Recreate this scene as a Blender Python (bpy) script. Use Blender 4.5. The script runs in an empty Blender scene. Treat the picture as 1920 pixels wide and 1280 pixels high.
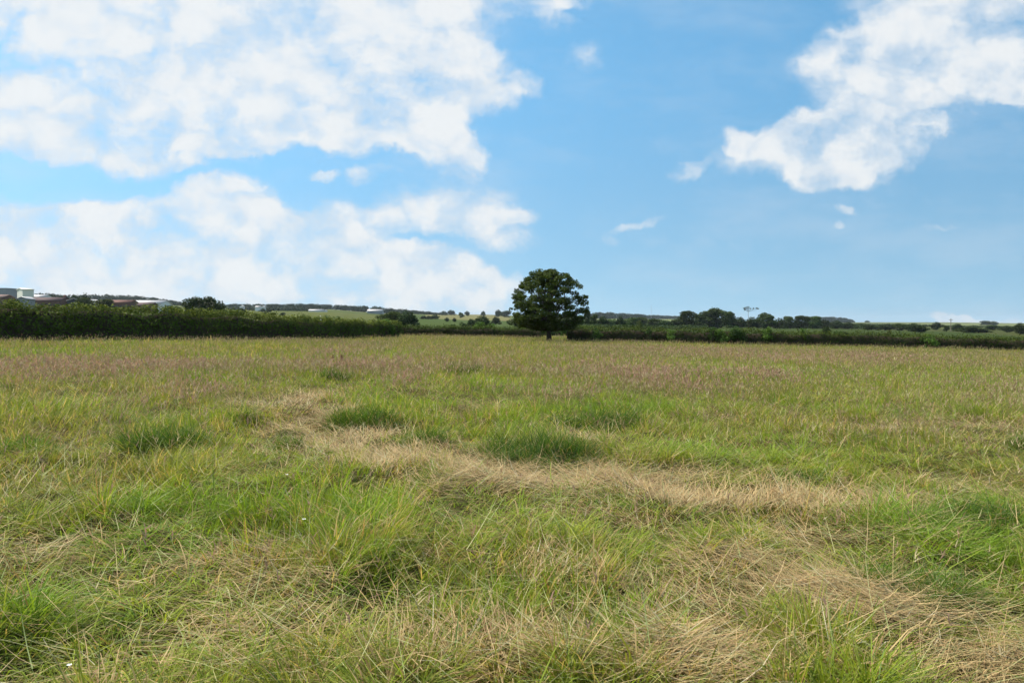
import bpy, math, random
import numpy as np

R = math.radians
rng = np.random.default_rng(7)
random.seed(7)
sc = bpy.context.scene
COL = sc.collection

# ------------------------------------------------------------------ camera
EYE = 1.7
F = 1387.0                       # focal length in pixels of a 1920 px wide frame
CX, CY, HZ = 960.0, 640.0, 606.0
PITCH = math.atan((CY - HZ) / F)
cam_d = bpy.data.cameras.new('camera')
cam_d.sensor_width = 36.0
cam_d.lens = 36.0 * F / 1920.0
cam_d.clip_start = 0.1
cam_d.clip_end = 60000.0
cam = bpy.data.objects.new('camera', cam_d)
COL.objects.link(cam)
cam.location = (0, 0, EYE)
cam.rotation_euler = (math.pi / 2 - PITCH, 0, 0)
sc.camera = cam

# ------------------------------------------------------------------ light
SUN_EL, SUN_AZ = 55.0, -70.0      # azimuth from +Y, positive towards +X
SUN_DIR = (math.cos(R(SUN_EL)) * math.sin(R(SUN_AZ)),
           math.cos(R(SUN_EL)) * math.cos(R(SUN_AZ)), math.sin(R(SUN_EL)))
sun_d = bpy.data.lights.new('sun', 'SUN')
sun_d.energy = 5.0
sun_d.angle = R(3.0)
sun_d.color = (1.0, 0.94, 0.83)
sun = bpy.data.objects.new('sun', sun_d)
COL.objects.link(sun)
sun.location = (-200, 300, 400)
sun.rotation_euler = (R(90 - SUN_EL), 0, math.pi - R(SUN_AZ))

sc.view_settings.view_transform = 'Standard'
sc.view_settings.look = 'None'
sc.view_settings.exposure = 0.45
sc.view_settings.gamma = 1.0
sc.view_settings.use_curve_mapping = False
sc.cycles.use_denoising = True
sc.cycles.denoiser = 'OPENIMAGEDENOISE'
sc.cycles.denoising_input_passes = 'RGB_ALBEDO_NORMAL'
sc.cycles.denoising_prefilter = 'ACCURATE'
sc.cycles.max_bounces = 4
sc.cycles.diffuse_bounces = 2
sc.cycles.transmission_bounces = 3
sc.cycles.volume_bounces = 0
sc.cycles.use_light_tree = False
sc.cycles.use_adaptive_sampling = True
sc.cycles.adaptive_threshold = 0.015
sc.cycles.adaptive_min_samples = 12
sc.cycles.caustics_reflective = False
sc.cycles.caustics_refractive = False


HAZE = 0.00006


class NT:
    """small helper that wires nodes together"""
    def __init__(self, tree):
        self.t = tree

    def n(self, kind, **kw):
        nd = self.t.nodes.new(kind)
        for k, v in kw.items():
            setattr(nd, k, v)
        return nd

    def put(self, sock, v):
        if v is None:
            return
        if isinstance(v, bpy.types.NodeSocket):
            self.t.links.new(v, sock)
        else:
            sock.default_value = v

    def m(self, op, a, b=None, c=None, clamp=False):
        nd = self.n('ShaderNodeMath', operation=op, use_clamp=clamp)
        for i, v in enumerate((a, b, c)):
            self.put(nd.inputs[i], v)
        return nd.outputs[0]

    def v(self, op, a, b=None, scale=None):
        nd = self.n('ShaderNodeVectorMath', operation=op)
        self.put(nd.inputs[0], a)
        self.put(nd.inputs[1], b)
        if scale is not None:
            self.put(nd.inputs[3], scale)
        return nd.outputs['Value'] if op in ('LENGTH', 'DOT_PRODUCT', 'DISTANCE') else nd.outputs[0]

    def noise(self, vec, scale, detail=4.0, rough=0.5, color=False, lac=2.0, dist=0.0, dim='3D'):
        nd = self.n('ShaderNodeTexNoise', noise_dimensions=dim)
        self.put(nd.inputs['Vector'], vec)
        nd.inputs['Scale'].default_value = scale
        nd.inputs['Detail'].default_value = detail
        nd.inputs['Roughness'].default_value = rough
        nd.inputs['Lacunarity'].default_value = lac
        nd.inputs['Distortion'].default_value = dist
        return nd.outputs['Color' if color else 'Fac']

    def step(self, x, lo, hi, a=0.0, b=1.0):
        nd = self.n('ShaderNodeMapRange', interpolation_type='SMOOTHSTEP')
        self.put(nd.inputs[0], x)
        for i, v in enumerate((lo, hi, a, b)):
            self.put(nd.inputs[i + 1], v)
        return nd.outputs[0]

    def mix(self, f, a, b, blend='MIX'):
        nd = self.n('ShaderNodeMix', data_type='RGBA', blend_type=blend)
        self.put(nd.inputs[0], f)
        self.put(nd.inputs[6], a)
        self.put(nd.inputs[7], b)
        return nd.outputs[2]


def c4(c):
    return (c[0], c[1], c[2], 1.0)


# ------------------------------------------------------------------ sky
# cloud banks: direction (given by where they stand over the far land), half sizes, tilt, weight
CLOUDS = [
    # big bank high on the left
    (230, 60, 260, 95, 0, 1.0), (480, 90, 260, 90, 0, 1.0), (600, 10, 220, 60, 0, 0.8), (690, 110, 170, 80, -8, 0.9),
    (120, 195, 190, 55, 5, 0.95), (320, 215, 150, 45, 0, 0.5), (300, 268, 190, 34, 6, 0.9), (90, 262, 120, 40, 8, 0.7),
    (600, 205, 190, 55, 3, 0.95), (680, 258, 120, 26, 0, 0.8), (835, 282, 62, 28, 8, 1.0), (790, 225, 70, 40, 0, 0.7),
    (895, 155, 52, 46, 0, 0.95), (985, 162, 24, 18, 0, 0.6), (780, 50, 60, 36, 20, 0.6), (430, 275, 60, 18, 0, 0.6),
    (270, 320, 60, 14, 0, 0.5), (370, 312, 22, 10, 0, 0.6), (-60, 90, 90, 120, 0, 0.6), (-60, 230, 120, 60, 0, 0.9),
    (400, -40, 500, 60, 0, 0.9),
    # low cumulus on the left
    (20, 425, 90, 40, 0, 0.9), (40, 480, 130, 50, 0, 0.9), (190, 400, 85, 28, -6, 0.9), (260, 440, 130, 40, 0, 0.85),
    (435, 343, 42, 15, 0, 1.0), (365, 370, 48, 20, -15, 0.9), (455, 395, 60, 32, 0, 1.0), (450, 450, 90, 40, 0, 0.95),
    (540, 440, 60, 36, 0, 0.6), (640, 425, 85, 32, 0, 0.9), (600, 470, 90, 30, 0, 0.8), (300, 500, 250, 36, 0, 0.8),
    (120, 525, 200, 34, 0, 0.7), (490, 525, 110, 30, 0, 0.7), (830, 382, 90, 36, 6, 1.1), (890, 425, 70, 30, 10, 1.0),
    (975, 408, 26, 10, 0, 0.7), (740, 500, 95, 30, -6, 1.1), (830, 510, 85, 30, 8, 0.95), (700, 540, 90, 20, 0, 0.9),
    (640, 480, 60, 24, 0, 0.7), (610, 332, 20, 8, 0, 0.75), (676, 335, 20, 13, -20, 0.75), (735, 322, 20, 7, 0, 0.5),
    (300, 550, 420, 60, 0, 0.7), (820, 560, 150, 40, 0, 0.6),
    # bank on the right
    (1640, 95, 110, 46, -25, 0.95), (1740, 60, 120, 50, -10, 1.0), (1860, 70, 110, 46, 0, 1.0), (1780, 15, 130, 26, 0, 0.9),
    (1890, 140, 90, 36, 0, 0.9), (1650, 165, 95, 40, 0, 1.0), (1720, 200, 70, 36, 20, 0.95), (1590, 235, 100, 36, -8, 1.05),
    (1480, 255, 70, 24, -14, 1.05), (1500, 300, 110, 26, 4, 1.0), (1620, 290, 95, 34, -14, 1.0), (1375, 266, 22, 16, 0, 1.0),
    (1565, 335, 50, 16, -14, 0.85), (1745, 240, 26, 11, 0, 0.6), (1960, 60, 120, 120, 0, 0.9), (1910, 185, 22, 14, 0, 0.7),
    # wisps
    (1275, 322, 28, 10, -16, 0.6), (1060, 12, 40, 12, 0, 0.45), (1030, 48, 28, 15, 10, 0.5), (1095, 110, 26, 18, -20, 0.42),
    (1142, 462, 13, 9, 0, 0.5), (1574, 394, 18, 6, 0, 0.6), (1555, 425, 12, 8, 0, 0.45), (1195, 428, 40, 6, -14, 0.4),
    (1815, 605, 40, 12, 0, 2.6), (1875, 607, 34, 9, 0, 1.3), (1740, 430, 30, 6, 0, 0.35),
    # openings in the left bank
    (455, 92, 42, 14, 18, -1.1), (365, 205, 60, 16, 8, -0.9), (20, 60, 40, 70, 0, -0.5), (680, 62, 22, 10, 10, -0.6),
    (100, 345, 130, 26, 0, -0.5), (540, 160, 30, 14, 0, -0.45), (560, 290, 70, 16, 0, -0.5), (305, 122, 18, 8, 0, -0.5),
    (570, 500, 26, 20, -30, -0.5), (700, 470, 50, 10, -25, -0.45),
]

SKY_HIGH, SKY_LOW = (1.44, 2.24, 2.12, 1), (1.68, 1.93, 1.66, 1)
CLOUD_SWELL = 1.16
world = bpy.data.worlds.new('World')
sc.world = world
world.use_nodes = True
wt = world.node_tree
wt.nodes.clear()
N = NT(wt)
tc = N.n('ShaderNodeTexCoord').outputs['Generated']
sky = N.n('ShaderNodeTexSky', sky_type='NISHITA')
sky.sun_disc = False
sky.sun_elevation = R(SUN_EL)
sky.sun_rotation = R(SUN_AZ)
sky.altitude = 0
sky.air_density = 1.0
sky.dust_density = 0.4
sky.ozone_density = 2.0
sep = N.n('ShaderNodeSeparateXYZ')
N.put(sep.inputs[0], tc)
dx, dy, dz = sep.outputs
fy = N.m('MAXIMUM', dy, 0.12)
uu = N.m('DIVIDE', dx, fy)
vv = N.m('DIVIDE', dz, fy)
comb = N.n('ShaderNodeCombineXYZ')
N.put(comb.inputs[0], uu)
N.put(comb.inputs[1], vv)
uv = comb.outputs[0]
# flattened sheet coordinates: clouds shrink towards the horizon
den = N.m('ADD', N.m('ABSOLUTE', dz), 0.22)
comb2 = N.n('ShaderNodeCombineXYZ')
N.put(comb2.inputs[0], N.m('DIVIDE', dx, den))
N.put(comb2.inputs[1], N.m('DIVIDE', dy, den))
sheet = comb2.outputs[0]
# billow the outlines
w1 = N.v('SUBTRACT', N.noise(uv, 12.0, 4, 0.5, color=True, dim='2D'), (0.5, 0.5, 0.5))
w2 = N.v('SUBTRACT', N.noise(uv, 34.0, 3, 0.6, color=True, dim='2D'), (0.5, 0.5, 0.5))
uvw = N.v('ADD', N.v('ADD', uv, N.v('MULTIPLY', w1, (0.055, 0.040, 0.0))), N.v('MULTIPLY', w2, (0.022, 0.016, 0.0)))
BASES = {}
for ang in (-16, 0, 12):                     # the same view of the sky tilted a little, for leaning banks
    ca_, sa_ = math.cos(R(ang)), math.sin(R(ang))
    o3 = []
    for w_ in ((ca_, -sa_, 0), (sa_, ca_, 0)):
        q_ = N.v('DOT_PRODUCT', uvw, w_)
        cb = N.n('ShaderNodeCombineXYZ')
        for k in range(3):
            N.put(cb.inputs[k], q_)
        o3.append(cb.outputs[0])
    BASES[ang] = o3


def madd(a_, b_, c_):
    nd = N.n('ShaderNodeVectorMath', operation='MULTIPLY_ADD')
    for k, v_ in enumerate((a_, b_, c_)):
        N.put(nd.inputs[k], v_)
    return nd.outputs[0]


by_ang = {-16: [], 0: [], 12: []}
for (px, py, rx, ry, ang, wgt) in CLOUDS:
    ang = -16 if ang < -7 else (12 if ang > 6 else 0)
    ca_, sa_ = math.cos(R(ang)), math.sin(R(ang))
    cu, cv = (px - CX) / F, (HZ - py) / F
    by_ang[ang].append((ca_ * cu - sa_ * cv, sa_ * cu + ca_ * cv, F / rx / CLOUD_SWELL, F / ry / CLOUD_SWELL, wgt))
acc = None
for ang, lst in by_ang.items():
    while len(lst) % 3:
        lst.append((0, 0, 1, 1, 0.0))
    for k in range(0, len(lst), 3):          # three banks at a time
        A = list(zip(*lst[k:k + 3]))
        bu, bv = BASES[ang]
        if acc is not None:                  # sums run one after another
            bu, bv = madd(acc, (1e-9, 1e-9, 1e-9), bu), madd(acc, (1e-9, 1e-9, 1e-9), bv)
        eu = madd(bu, A[2], tuple(-q_ * s_ for q_, s_ in zip(A[0], A[2])))
        ev = madd(bv, A[3], tuple(-q_ * s_ for q_, s_ in zip(A[1], A[3])))
        d2 = madd(ev, ev, N.v('MULTIPLY', eu, eu))
        g = N.v('MAXIMUM', madd(d2, (-.42, -.42, -.42), (1, 1, 1)), (0, 0, 0))
        gs = N.v('DOT_PRODUCT', g, A[4])
        acc = gs if acc is None else N.m('ADD', gs, acc)
acc = N.m('MINIMUM', acc, 1.02)
# the rest of the sky carries the same kind of broken cloud
far_cover = N.m('MULTIPLY', N.step(N.noise(sheet, 0.55, 3, 0.5, dim='2D'), 0.40, 0.66), 0.95)
inview = N.m('MULTIPLY', N.m('MULTIPLY', N.step(N.m('ABSOLUTE', uu), 0.78, 1.05, 1.0, 0.0),
                             N.step(vv, 0.46, 0.62, 1.0, 0.0)), N.step(dy, 0.2, 0.4))
mixc = N.n('ShaderNodeMix', data_type='FLOAT')
N.put(mixc.inputs[0], inview)
N.put(mixc.inputs[2], far_cover)
N.put(mixc.inputs[3], acc)
cover = mixc.outputs[0]
fine = N.noise(N.v('MULTIPLY', uvw, (1.0, 1.35, 1.0)), 10.0, 7, 0.58, dist=0.0, dim='2D')
fine2 = N.noise(N.v('MULTIPLY', uv, (1.0, 1.6, 1.0)), 30.0, 5, 0.6, dim='2D')
fsum = N.m('ADD', N.m('MULTIPLY', N.m('SUBTRACT', fine, 0.5), 1.9), N.m('MULTIPLY', N.m('SUBTRACT', fine2, 0.5), 0.75))
vo = N.n('ShaderNodeTexVoronoi', voronoi_dimensions='2D', feature='F1')
N.put(vo.inputs['Vector'], N.v('MULTIPLY', uvw, (1.0, 1.5, 1.0)))
vo.inputs['Scale'].default_value = 15.0
puff = N.m('SUBTRACT', 0.42, vo.outputs['Distance'])
fsum = N.m('MULTIPLY_ADD', puff, 0.55, fsum)
dens = N.m('ADD', cover, N.m('MULTIPLY', fsum, N.step(cover, 0.0, 0.5, 0.35, 1.0)))
alpha = N.step(dens, -0.06, 1.26)
veil = N.m('MULTIPLY', N.step(N.noise(N.v('MULTIPLY', uv, (1.0, 3.2, 1.0)), 4.0, 4, 0.6, dim='2D'), 0.38, 0.8), 0.22)
alpha = N.m('MULTIPLY', N.m('MAXIMUM', alpha, veil), 0.96)
# lit crests and greyer folds inside the cloud
fold = N.noise(N.v('ADD', uvw, (0.010, 0.018, 0)), 15.0, 5, 0.52, dim='2D')
relief = N.m('SUBTRACT', fine, fold)
lit = N.step(N.m('ADD', N.m('MULTIPLY_ADD', relief, 0.7, N.m('MULTIPLY', dens, 0.5)), N.m('MULTIPLY', puff, 0.45)), 0.10, 0.85)
# clear air: read a little above the line of sight, where the sky is bluer
lift = N.n('ShaderNodeCombineXYZ')
N.put(lift.inputs[0], dx)
N.put(lift.inputs[1], dy)
N.put(lift.inputs[2], N.m('ADD', N.m('MAXIMUM', dz, 0.0), 0.22))
N.put(sky.inputs[0], N.v('NORMALIZE', lift.outputs[0]))
skyc = N.mix(1.0, sky.outputs[0], N.mix(N.step(dz, 0.0, 0.36), SKY_LOW, SKY_HIGH), 'MULTIPLY')
cloudc = N.mix(lit, c4((7.0, 7.9, 8.8)), c4((8.9, 9.15, 9.3)))
outc = N.mix(alpha, skyc, cloudc)
bg = N.n('ShaderNodeBackground')
N.put(bg.inputs[0], outc)
bg.inputs[1].default_value = 0.0725
N.put(N.n('ShaderNodeOutputWorld').inputs[0], bg.outputs[0])
world.cycles.sampling_method = 'MANUAL'
world.cycles.sample_map_resolution = 512


# ------------------------------------------------------------------ helpers
def tag(o, label=None, cat=None, group=None, kind=None):
    if label:
        o['label'] = label
    if cat:
        o['category'] = cat
    if group:
        o['group'] = group
    if kind:
        o['kind'] = kind
    return o


def empty(name, loc=(0, 0, 0), rz=0.0):
    o = bpy.data.objects.new(name, None)
    o.empty_display_size = 0.2
    o.location = loc
    o.rotation_euler = (0, 0, rz)
    COL.objects.link(o)
    return o


def mesh_obj(name, verts, faces, mat, parent=None, col=None, smooth=False):
    """verts (n,3); faces (m,3) or (m,4) array; col (n,3) point colours"""
    me = bpy.data.meshes.new(name)
    verts = np.ascontiguousarray(verts, dtype=np.float32)
    faces = np.ascontiguousarray(faces, dtype=np.int32)
    nv, (nf, k) = len(verts), faces.shape
    me.vertices.add(nv)
    me.vertices.foreach_set('co', verts.ravel())
    me.loops.add(nf * k)
    me.loops.foreach_set('vertex_index', faces.ravel())
    me.polygons.add(nf)
    me.polygons.foreach_set('loop_start', np.arange(0, nf * k, k, dtype=np.int32))
    if smooth:
        me.polygons.foreach_set('use_smooth', np.ones(nf, dtype=bool))
    me.update(calc_edges=True)
    if col is not None:
        at = me.color_attributes.new('Col', 'FLOAT_COLOR', 'POINT')
        rgba = np.ones((nv, 4), dtype=np.float32)
        rgba[:, :3] = col
        at.data.foreach_set('color', rgba.ravel())
    me.materials.append(mat)
    o = bpy.data.objects.new(name, me)
    COL.objects.link(o)
    if parent:
        o.parent = parent
    return o


def copy_tree(o, parent=None):
    c = o.copy()
    COL.objects.link(c)
    c.parent = parent
    for ch in list(o.children):
        copy_tree(ch, c)
    return c


def principled(name, rough=0.8, spec=0.2):
    m = bpy.data.materials.new(name)
    m.use_nodes = True
    b = m.node_tree.nodes['Principled BSDF']
    b.inputs['Roughness'].default_value = rough
    b.inputs['Specular IOR Level'].default_value = spec
    return m, NT(m.node_tree), b


def leafy(name, trans=0.3, rough=0.55, spec=0.25, tint=(1.15, 1.2, 0.6), vary=0.0):
    """vertex colour leaf: part reflects, part glows through"""
    m, n, b = principled(name, rough, spec)
    at = n.n('ShaderNodeVertexColor', layer_name='Col')
    colr = at.outputs[0]
    if vary:
        oi = n.n('ShaderNodeObjectInfo')
        hs = n.n('ShaderNodeHueSaturation')
        n.put(hs.inputs['Hue'], n.m('MULTIPLY_ADD', oi.outputs['Random'], 0.05 * vary, 0.5 - 0.025 * vary))
        n.put(hs.inputs['Value'], n.m('MULTIPLY_ADD', oi.outputs['Random'], 0.5 * vary, 1 - 0.25 * vary))
        n.put(hs.inputs['Color'], colr)
        colr = hs.outputs[0]
    n.put(b.inputs['Base Color'], colr)
    tr = n.n('ShaderNodeBsdfTranslucent')
    n.put(tr.inputs[0], n.mix(1.0, colr, c4(tint), 'MULTIPLY'))
    mx = n.n('ShaderNodeMixShader')
    mx.inputs[0].default_value = trans
    n.put(mx.inputs[1], b.outputs[0])
    n.put(mx.inputs[2], tr.outputs[0])
    n.put(m.node_tree.nodes['Material Output'].inputs[0], mx.outputs[0])
    return m


def plain(name, colr, rough=0.8, spec=0.2, scale=3.0, amount=0.3, bump=0.0):
    m, n, b = principled(name, rough, spec)
    tcn = n.n('ShaderNodeTexCoord').outputs['Object']
    f = n.noise(tcn, scale, 5, 0.6)
    a = tuple(x * (1 - amount) for x in colr)
    z = tuple(min(1, x * (1 + amount)) for x in colr)
    n.put(b.inputs['Base Color'], n.mix(f, c4(a), c4(z)))
    if bump:
        bp = n.n('ShaderNodeBump')
        bp.inputs['Strength'].default_value = bump
        n.put(bp.inputs['Height'], f)
        n.put(b.inputs['Normal'], bp.outputs[0])
    return m


def vnoise(x, y, seed=0):
    """smooth 2d value noise 0..1"""
    xi, yi = np.floor(x).astype(np.int64), np.floor(y).astype(np.int64)
    xf, yf = x - xi, y - yi
    xf, yf = xf * xf * (3 - 2 * xf), yf * yf * (3 - 2 * yf)

    def h(a, b):
        v = (a * 374761393 + b * 668265263 + seed * 974634777) & 0xFFFFFFFF
        v = ((v ^ (v >> 13)) * 1274126177) & 0xFFFFFFFF
        return ((v ^ (v >> 16)) & 0xFFFF) / 65535.0
    a, b, c, d = h(xi, yi), h(xi + 1, yi), h(xi, yi + 1), h(xi + 1, yi + 1)
    return (a * (1 - xf) + b * xf) * (1 - yf) + (c * (1 - xf) + d * xf) * yf


def fbm(x, y, s, seed=0, octv=3):
    t, amp, tot = 0, 1.0, 0
    for k in range(octv):
        t = t + amp * vnoise(x * s * 2 ** k + 17.3 * k, y * s * 2 ** k - 9.1 * k, seed + k)
        tot += amp
        amp *= 0.55
    return t / tot


def sst(x, a, b):
    t = np.clip((x - a) / (b - a), 0, 1)
    return t * t * (3 - 2 * t)


# ------------------------------------------------------------------ the lie of the land
TPX = np.array([-400, 0, 250, 450, 600, 750, 900, 1050, 1250, 1500, 1750, 1950, 2350], float)
TD = np.array([115, 220, 450, 800, 1500, 3000, 9000], float)
TY = np.array([
    [0] * 13,                                                                  # filled from the meadow's plane
    [589, 590, 592, 600, 607, 612, 614, 616, 618, 622, 628, 632, 635],
    [582, 583, 585, 592, 597, 604, 608, 611, 613, 616, 620, 622, 624],
    [574, 575, 577, 584, 586, 594, 599, 605, 607, 610, 613, 614, 616],
    [564, 566, 568, 579, 580, 588, 592, 598, 600, 607, 609, 610, 611],
    [560, 564, 568, 579, 582, 590, 590, 595, 598, 604, 604, 606, 607],
    [596, 596, 598, 602, 603, 604, 604, 604, 604, 605, 605, 606, 607]], float)
TZ = np.empty_like(TY)
for i_, d_ in enumerate(TD):
    TZ[i_] = EYE + (HZ - TY[i_]) * d_ / F
TZ[0] = -0.02 * (TPX - CX) / F * TD[0]


def hummock(x, y):
    """grassy bumps, 0..1"""
    wx = x + .25 * (vnoise(x * 2.1, y * 2.1, 61) - .5)
    wy = y + .25 * (vnoise(x * 2.1, y * 2.1, 62) - .5)
    a = vnoise(wx * 1.9, wy * 1.7, 63)
    b_ = vnoise(wx * 4.3 + 5, wy * 4.0, 64)
    return np.clip(sst(a, .25, .85) * .75 + sst(b_, .3, .9) * .35, 0, 1)


def meadow_z(x, y):
    z = -0.02 * np.clip(x, -90, 90)
    z = z + 0.10 * (fbm(x, y, 0.22, 3, 2) - 0.5) * sst(y, 2.0, 6.0)
    z = z + .13 * hummock(x, y) * (1 - sst(np.hypot(x, y), 18, 34)) * sst(np.hypot(x, y), 1.5, 2.6)
    return z


def ground_z(x, y):
    x, y = np.asarray(x, float), np.asarray(y, float)
    d = np.hypot(x, y)
    az = np.arctan2(x, y)
    azc = np.clip(az, R(-47), R(47))
    px = CX + F * np.tan(azc)
    dep = np.clip(d * np.cos(azc), TD[0], TD[-1])
    ld = np.log(dep)
    LD = np.log(TD)
    i = np.clip(np.searchsorted(LD, ld) - 1, 0, len(TD) - 2)
    t = (ld - LD[i]) / (LD[i + 1] - LD[i])
    j = np.clip(np.searchsorted(TPX, px) - 1, 0, len(TPX) - 2)
    s = (px - TPX[j]) / (TPX[j + 1] - TPX[j])
    s = s * s * (3 - 2 * s)
    zf = (TZ[i, j] * (1 - s) + TZ[i, j + 1] * s) * (1 - t) + (TZ[i + 1, j] * (1 - s) + TZ[i + 1, j + 1] * s) * t
    zf = zf * sst(np.abs(az), R(150), R(80))
    k = sst(d, 95, 125)
    return meadow_z(x, y) * (1 - k) + zf * k


def gz(x, y):
    return float(ground_z(np.array([x]), np.array([y]))[0])


def at(px, py, d):
    """a point of the place seen at (px, py) standing d metres ahead"""
    cp, sp = math.cos(PITCH), math.sin(PITCH)
    yy = F * cp + (CY - py) * sp
    zz = -F * sp + (CY - py) * cp
    k = d / yy
    return ((px - CX) * k, d, EYE + zz * k)


def gnd(px, py):
    d = 10.0
    lo, hi = 2.0, 400.0
    for _ in range(50):
        d = 0.5 * (lo + hi)
        x, y, z = at(px, py, d)
        if z > gz(x, y):
            lo = d
        else:
            hi = d
    x, y, z = at(px, py, d)
    return x, y, gz(x, y)


def zone(px, py, rx, ry):
    """ellipse on the ground"""
    x, y, _ = gnd(px, py)
    ya = gnd(px, py - ry)[1]
    yb = gnd(px, py + ry)[1]
    return (x, 0.5 * (ya + yb), rx * y / F, 0.5 * (ya - yb))


def zmask(zs, x, y):
    m = np.zeros_like(x)
    for (cx, cy, rx, ry, w) in zs:
        m = np.maximum(m, w * np.exp(-1.2 * (((x - cx) / rx) ** 2 + ((y - cy) / ry) ** 2)))
    return m


def zs_(lst, k=1.0):
    return [zone(a, b, c * k, d * k) + (w,) for (a, b, c, d, w) in lst]


# trampled straw: an arc that comes in from the left and swings away to the right, and the near right corner
STRAW = zs_([(575, 752, 50, 22, 0.9), (590, 795, 65, 34, 1.0), (650, 832, 90, 30, 1.0), (760, 866, 120, 30, 1.0), (880, 880, 120, 28, .95),
             (980, 900, 130, 28, 1.0), (1110, 905, 130, 36, 1.0), (1250, 930, 140, 38, 1.0), (1400, 945, 130, 32, .9),
             (1520, 955, 110, 32, 0.85), (1640, 945, 100, 26, 0.6), (1760, 920, 90, 22, 0.5), (1640, 808, 80, 8, 0.5), (1820, 800, 110, 8, 0.5),
             (1140, 800, 70, 9, 0.5), (900, 770, 60, 10, .35), (1080, 830, 60, 10, .6),
             (1500, 1130, 190, 56, 0.8), (1700, 1180, 210, 60, 0.85), (1400, 1060, 140, 36, 0.55), (1850, 1260, 220, 50, 0.7), (1560, 1020, 120, 22, .4),
             (1040, 1080, 90, 36, 0.5), (620, 1100, 170, 40, 0.45), (420, 1070, 110, 28, 0.4), (880, 1230, 200, 44, 0.45), (1350, 1250, 220, 50, .55), (1180, 1130, 120, 36, .4), (760, 1060, 120, 26, .4), (480, 1210, 140, 40, .4),
             (300, 1130, 90, 16, 0.25), (60, 1050, 90, 20, 0.2), (100, 850, 60, 10, 0.2), (480, 760, 60, 12, .5)])
LUSH = zs_([(1000, 800, 150, 20, .9), (690, 750, 90, 22, 1.0), (900, 780, 120, 26, .8), (1150, 770, 130, 18, 1.0), (300, 790, 110, 26, .9), (100, 780, 120, 24, .7),
            (840, 950, 200, 20, 0.8), (700, 980, 160, 36, 0.8), (430, 960, 200, 44, 1.0), (220, 960, 160, 40, .8), (1100, 945, 120, 20, .7),
            (1400, 850, 200, 18, .8), (1750, 1000, 220, 40, 0.9), (1840, 950, 130, 24, .9), (1880, 1080, 120, 40, .9),
            (320, 1040, 120, 50, 0.8), (100, 1150, 160, 60, 0.9), (220, 1010, 80, 40, .8), (880, 1170, 110, 60, .6), (1180, 1180, 120, 40, .6), (360, 720, 160, 10, 0.8), (90, 665, 160, 7, .8),
            (1500, 700, 200, 8, .6), (1000, 730, 160, 12, 0.8), (1600, 770, 300, 14, 0.7)])
PINK = zs_([(130, 720, 140, 24, 1.0), (350, 770, 60, 20, .8), (330, 745, 40, 14, .8), (700, 695, 130, 14, .9), (740, 735, 40, 14, .9), (620, 670, 40, 10, 1.0),
            (1180, 705, 140, 18, 1.0), (1250, 730, 70, 16, .9), (1500, 685, 120, 10, .9), (880, 690, 90, 10, .7), (1060, 760, 90, 8, .5), (1450, 720, 60, 14, .8),
            (1650, 680, 120, 8, .8), (40, 700, 80, 16, .9), (1330, 670, 150, 10, .7)], 1.3)

# ------------------------------------------------------------------ the ground sheet
az_in = np.linspace(R(-40), R(40), 261)
az_out = np.linspace(R(40), R(320), 90)[1:-1]
AZ = np.concatenate([az_in, az_out])
RD = np.concatenate([np.linspace(0.3, 2.4, 6), np.arange(2.55, 14, .15), np.geomspace(14.1, 35, 50), np.geomspace(35.6, 120, 40)[1:], np.geomspace(122, 3200, 90), np.geomspace(3300, 12000, 14)])
na, nr = len(AZ), len(RD)
GX = (RD[:, None] * np.sin(AZ)[None, :]).ravel()
GY = (RD[:, None] * np.cos(AZ)[None, :]).ravel()
GZ = ground_z(GX, GY)
gv = np.stack([GX, GY, GZ], 1)
gv = np.concatenate([gv, [[0, 0, gz(0, 0.01)]]])
ii, jj = np.meshgrid(np.arange(nr - 1), np.arange(na), indexing='ij')
jn = (jj + 1) % na
gq = np.stack([ii * na + jj, (ii + 1) * na + jj, (ii + 1) * na + jn, ii * na + jn], -1).reshape(-1, 4)
gt = np.stack([np.full(na, nr * na), np.arange(na), (np.arange(na) + 1) % na, np.full(na, nr * na)], 1)
# crop colours of the fields beyond the hedges
gd = np.hypot(gv[:, 0], gv[:, 1])
gpx = CX + F * np.clip(gv[:, 0] / np.maximum(gv[:, 1], 1e-3), -3, 3)
cellx = vnoise(gv[:, 0] * 0.004, gv[:, 1] * 0.0025, 31)
fgreen, fpale, ftan, folive = np.array([.060, .098, .020]), np.array([.16, .20, .085]), np.array([.20, .17, .07]), np.array([.105, .115, .032])
gc = np.where((cellx > .5)[:, None], fgreen, fgreen * .8 + ftan * .2)
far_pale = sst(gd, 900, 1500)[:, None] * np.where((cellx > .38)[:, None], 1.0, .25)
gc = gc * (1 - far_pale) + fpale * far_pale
midtan = ((gpx > 800) & (gpx < 960) & (gd > 700))[:, None]
gc = np.where(midtan, fpale * .5 + ftan * .5, gc)
leftfield = ((gpx > 330) & (gpx < 720) & (gd > 120) & (gd < 900))[:, None]
gc = np.where(leftfield, folive * .7 + fgreen * .45, gc)
gc = gc * np.where((gpx > 1040) & (gd < 700), .72, 1.0)[:, None]
near = (1 - sst(gd, 80, 110))[:, None]
gc = gc * (1 - near) + np.array([.105, .095, .038]) * near
gmat, n, b = principled('meadow_ground', 0.95, 0.05)
va = n.n('ShaderNodeVertexColor', layer_name='Col').outputs[0]
pos = n.n('ShaderNodeNewGeometry').outputs['Position']
nA = n.noise(pos, 0.9, 6, 0.65)
nB = n.noise(pos, 0.03, 5, 0.6)
nC = n.noise(pos, 14.0, 5, 0.7)
k1 = n.mix(1.0, va, n.mix(nB, c4((.75, .78, .75)), c4((1.25, 1.22, 1.2))), 'MULTIPLY')
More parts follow.
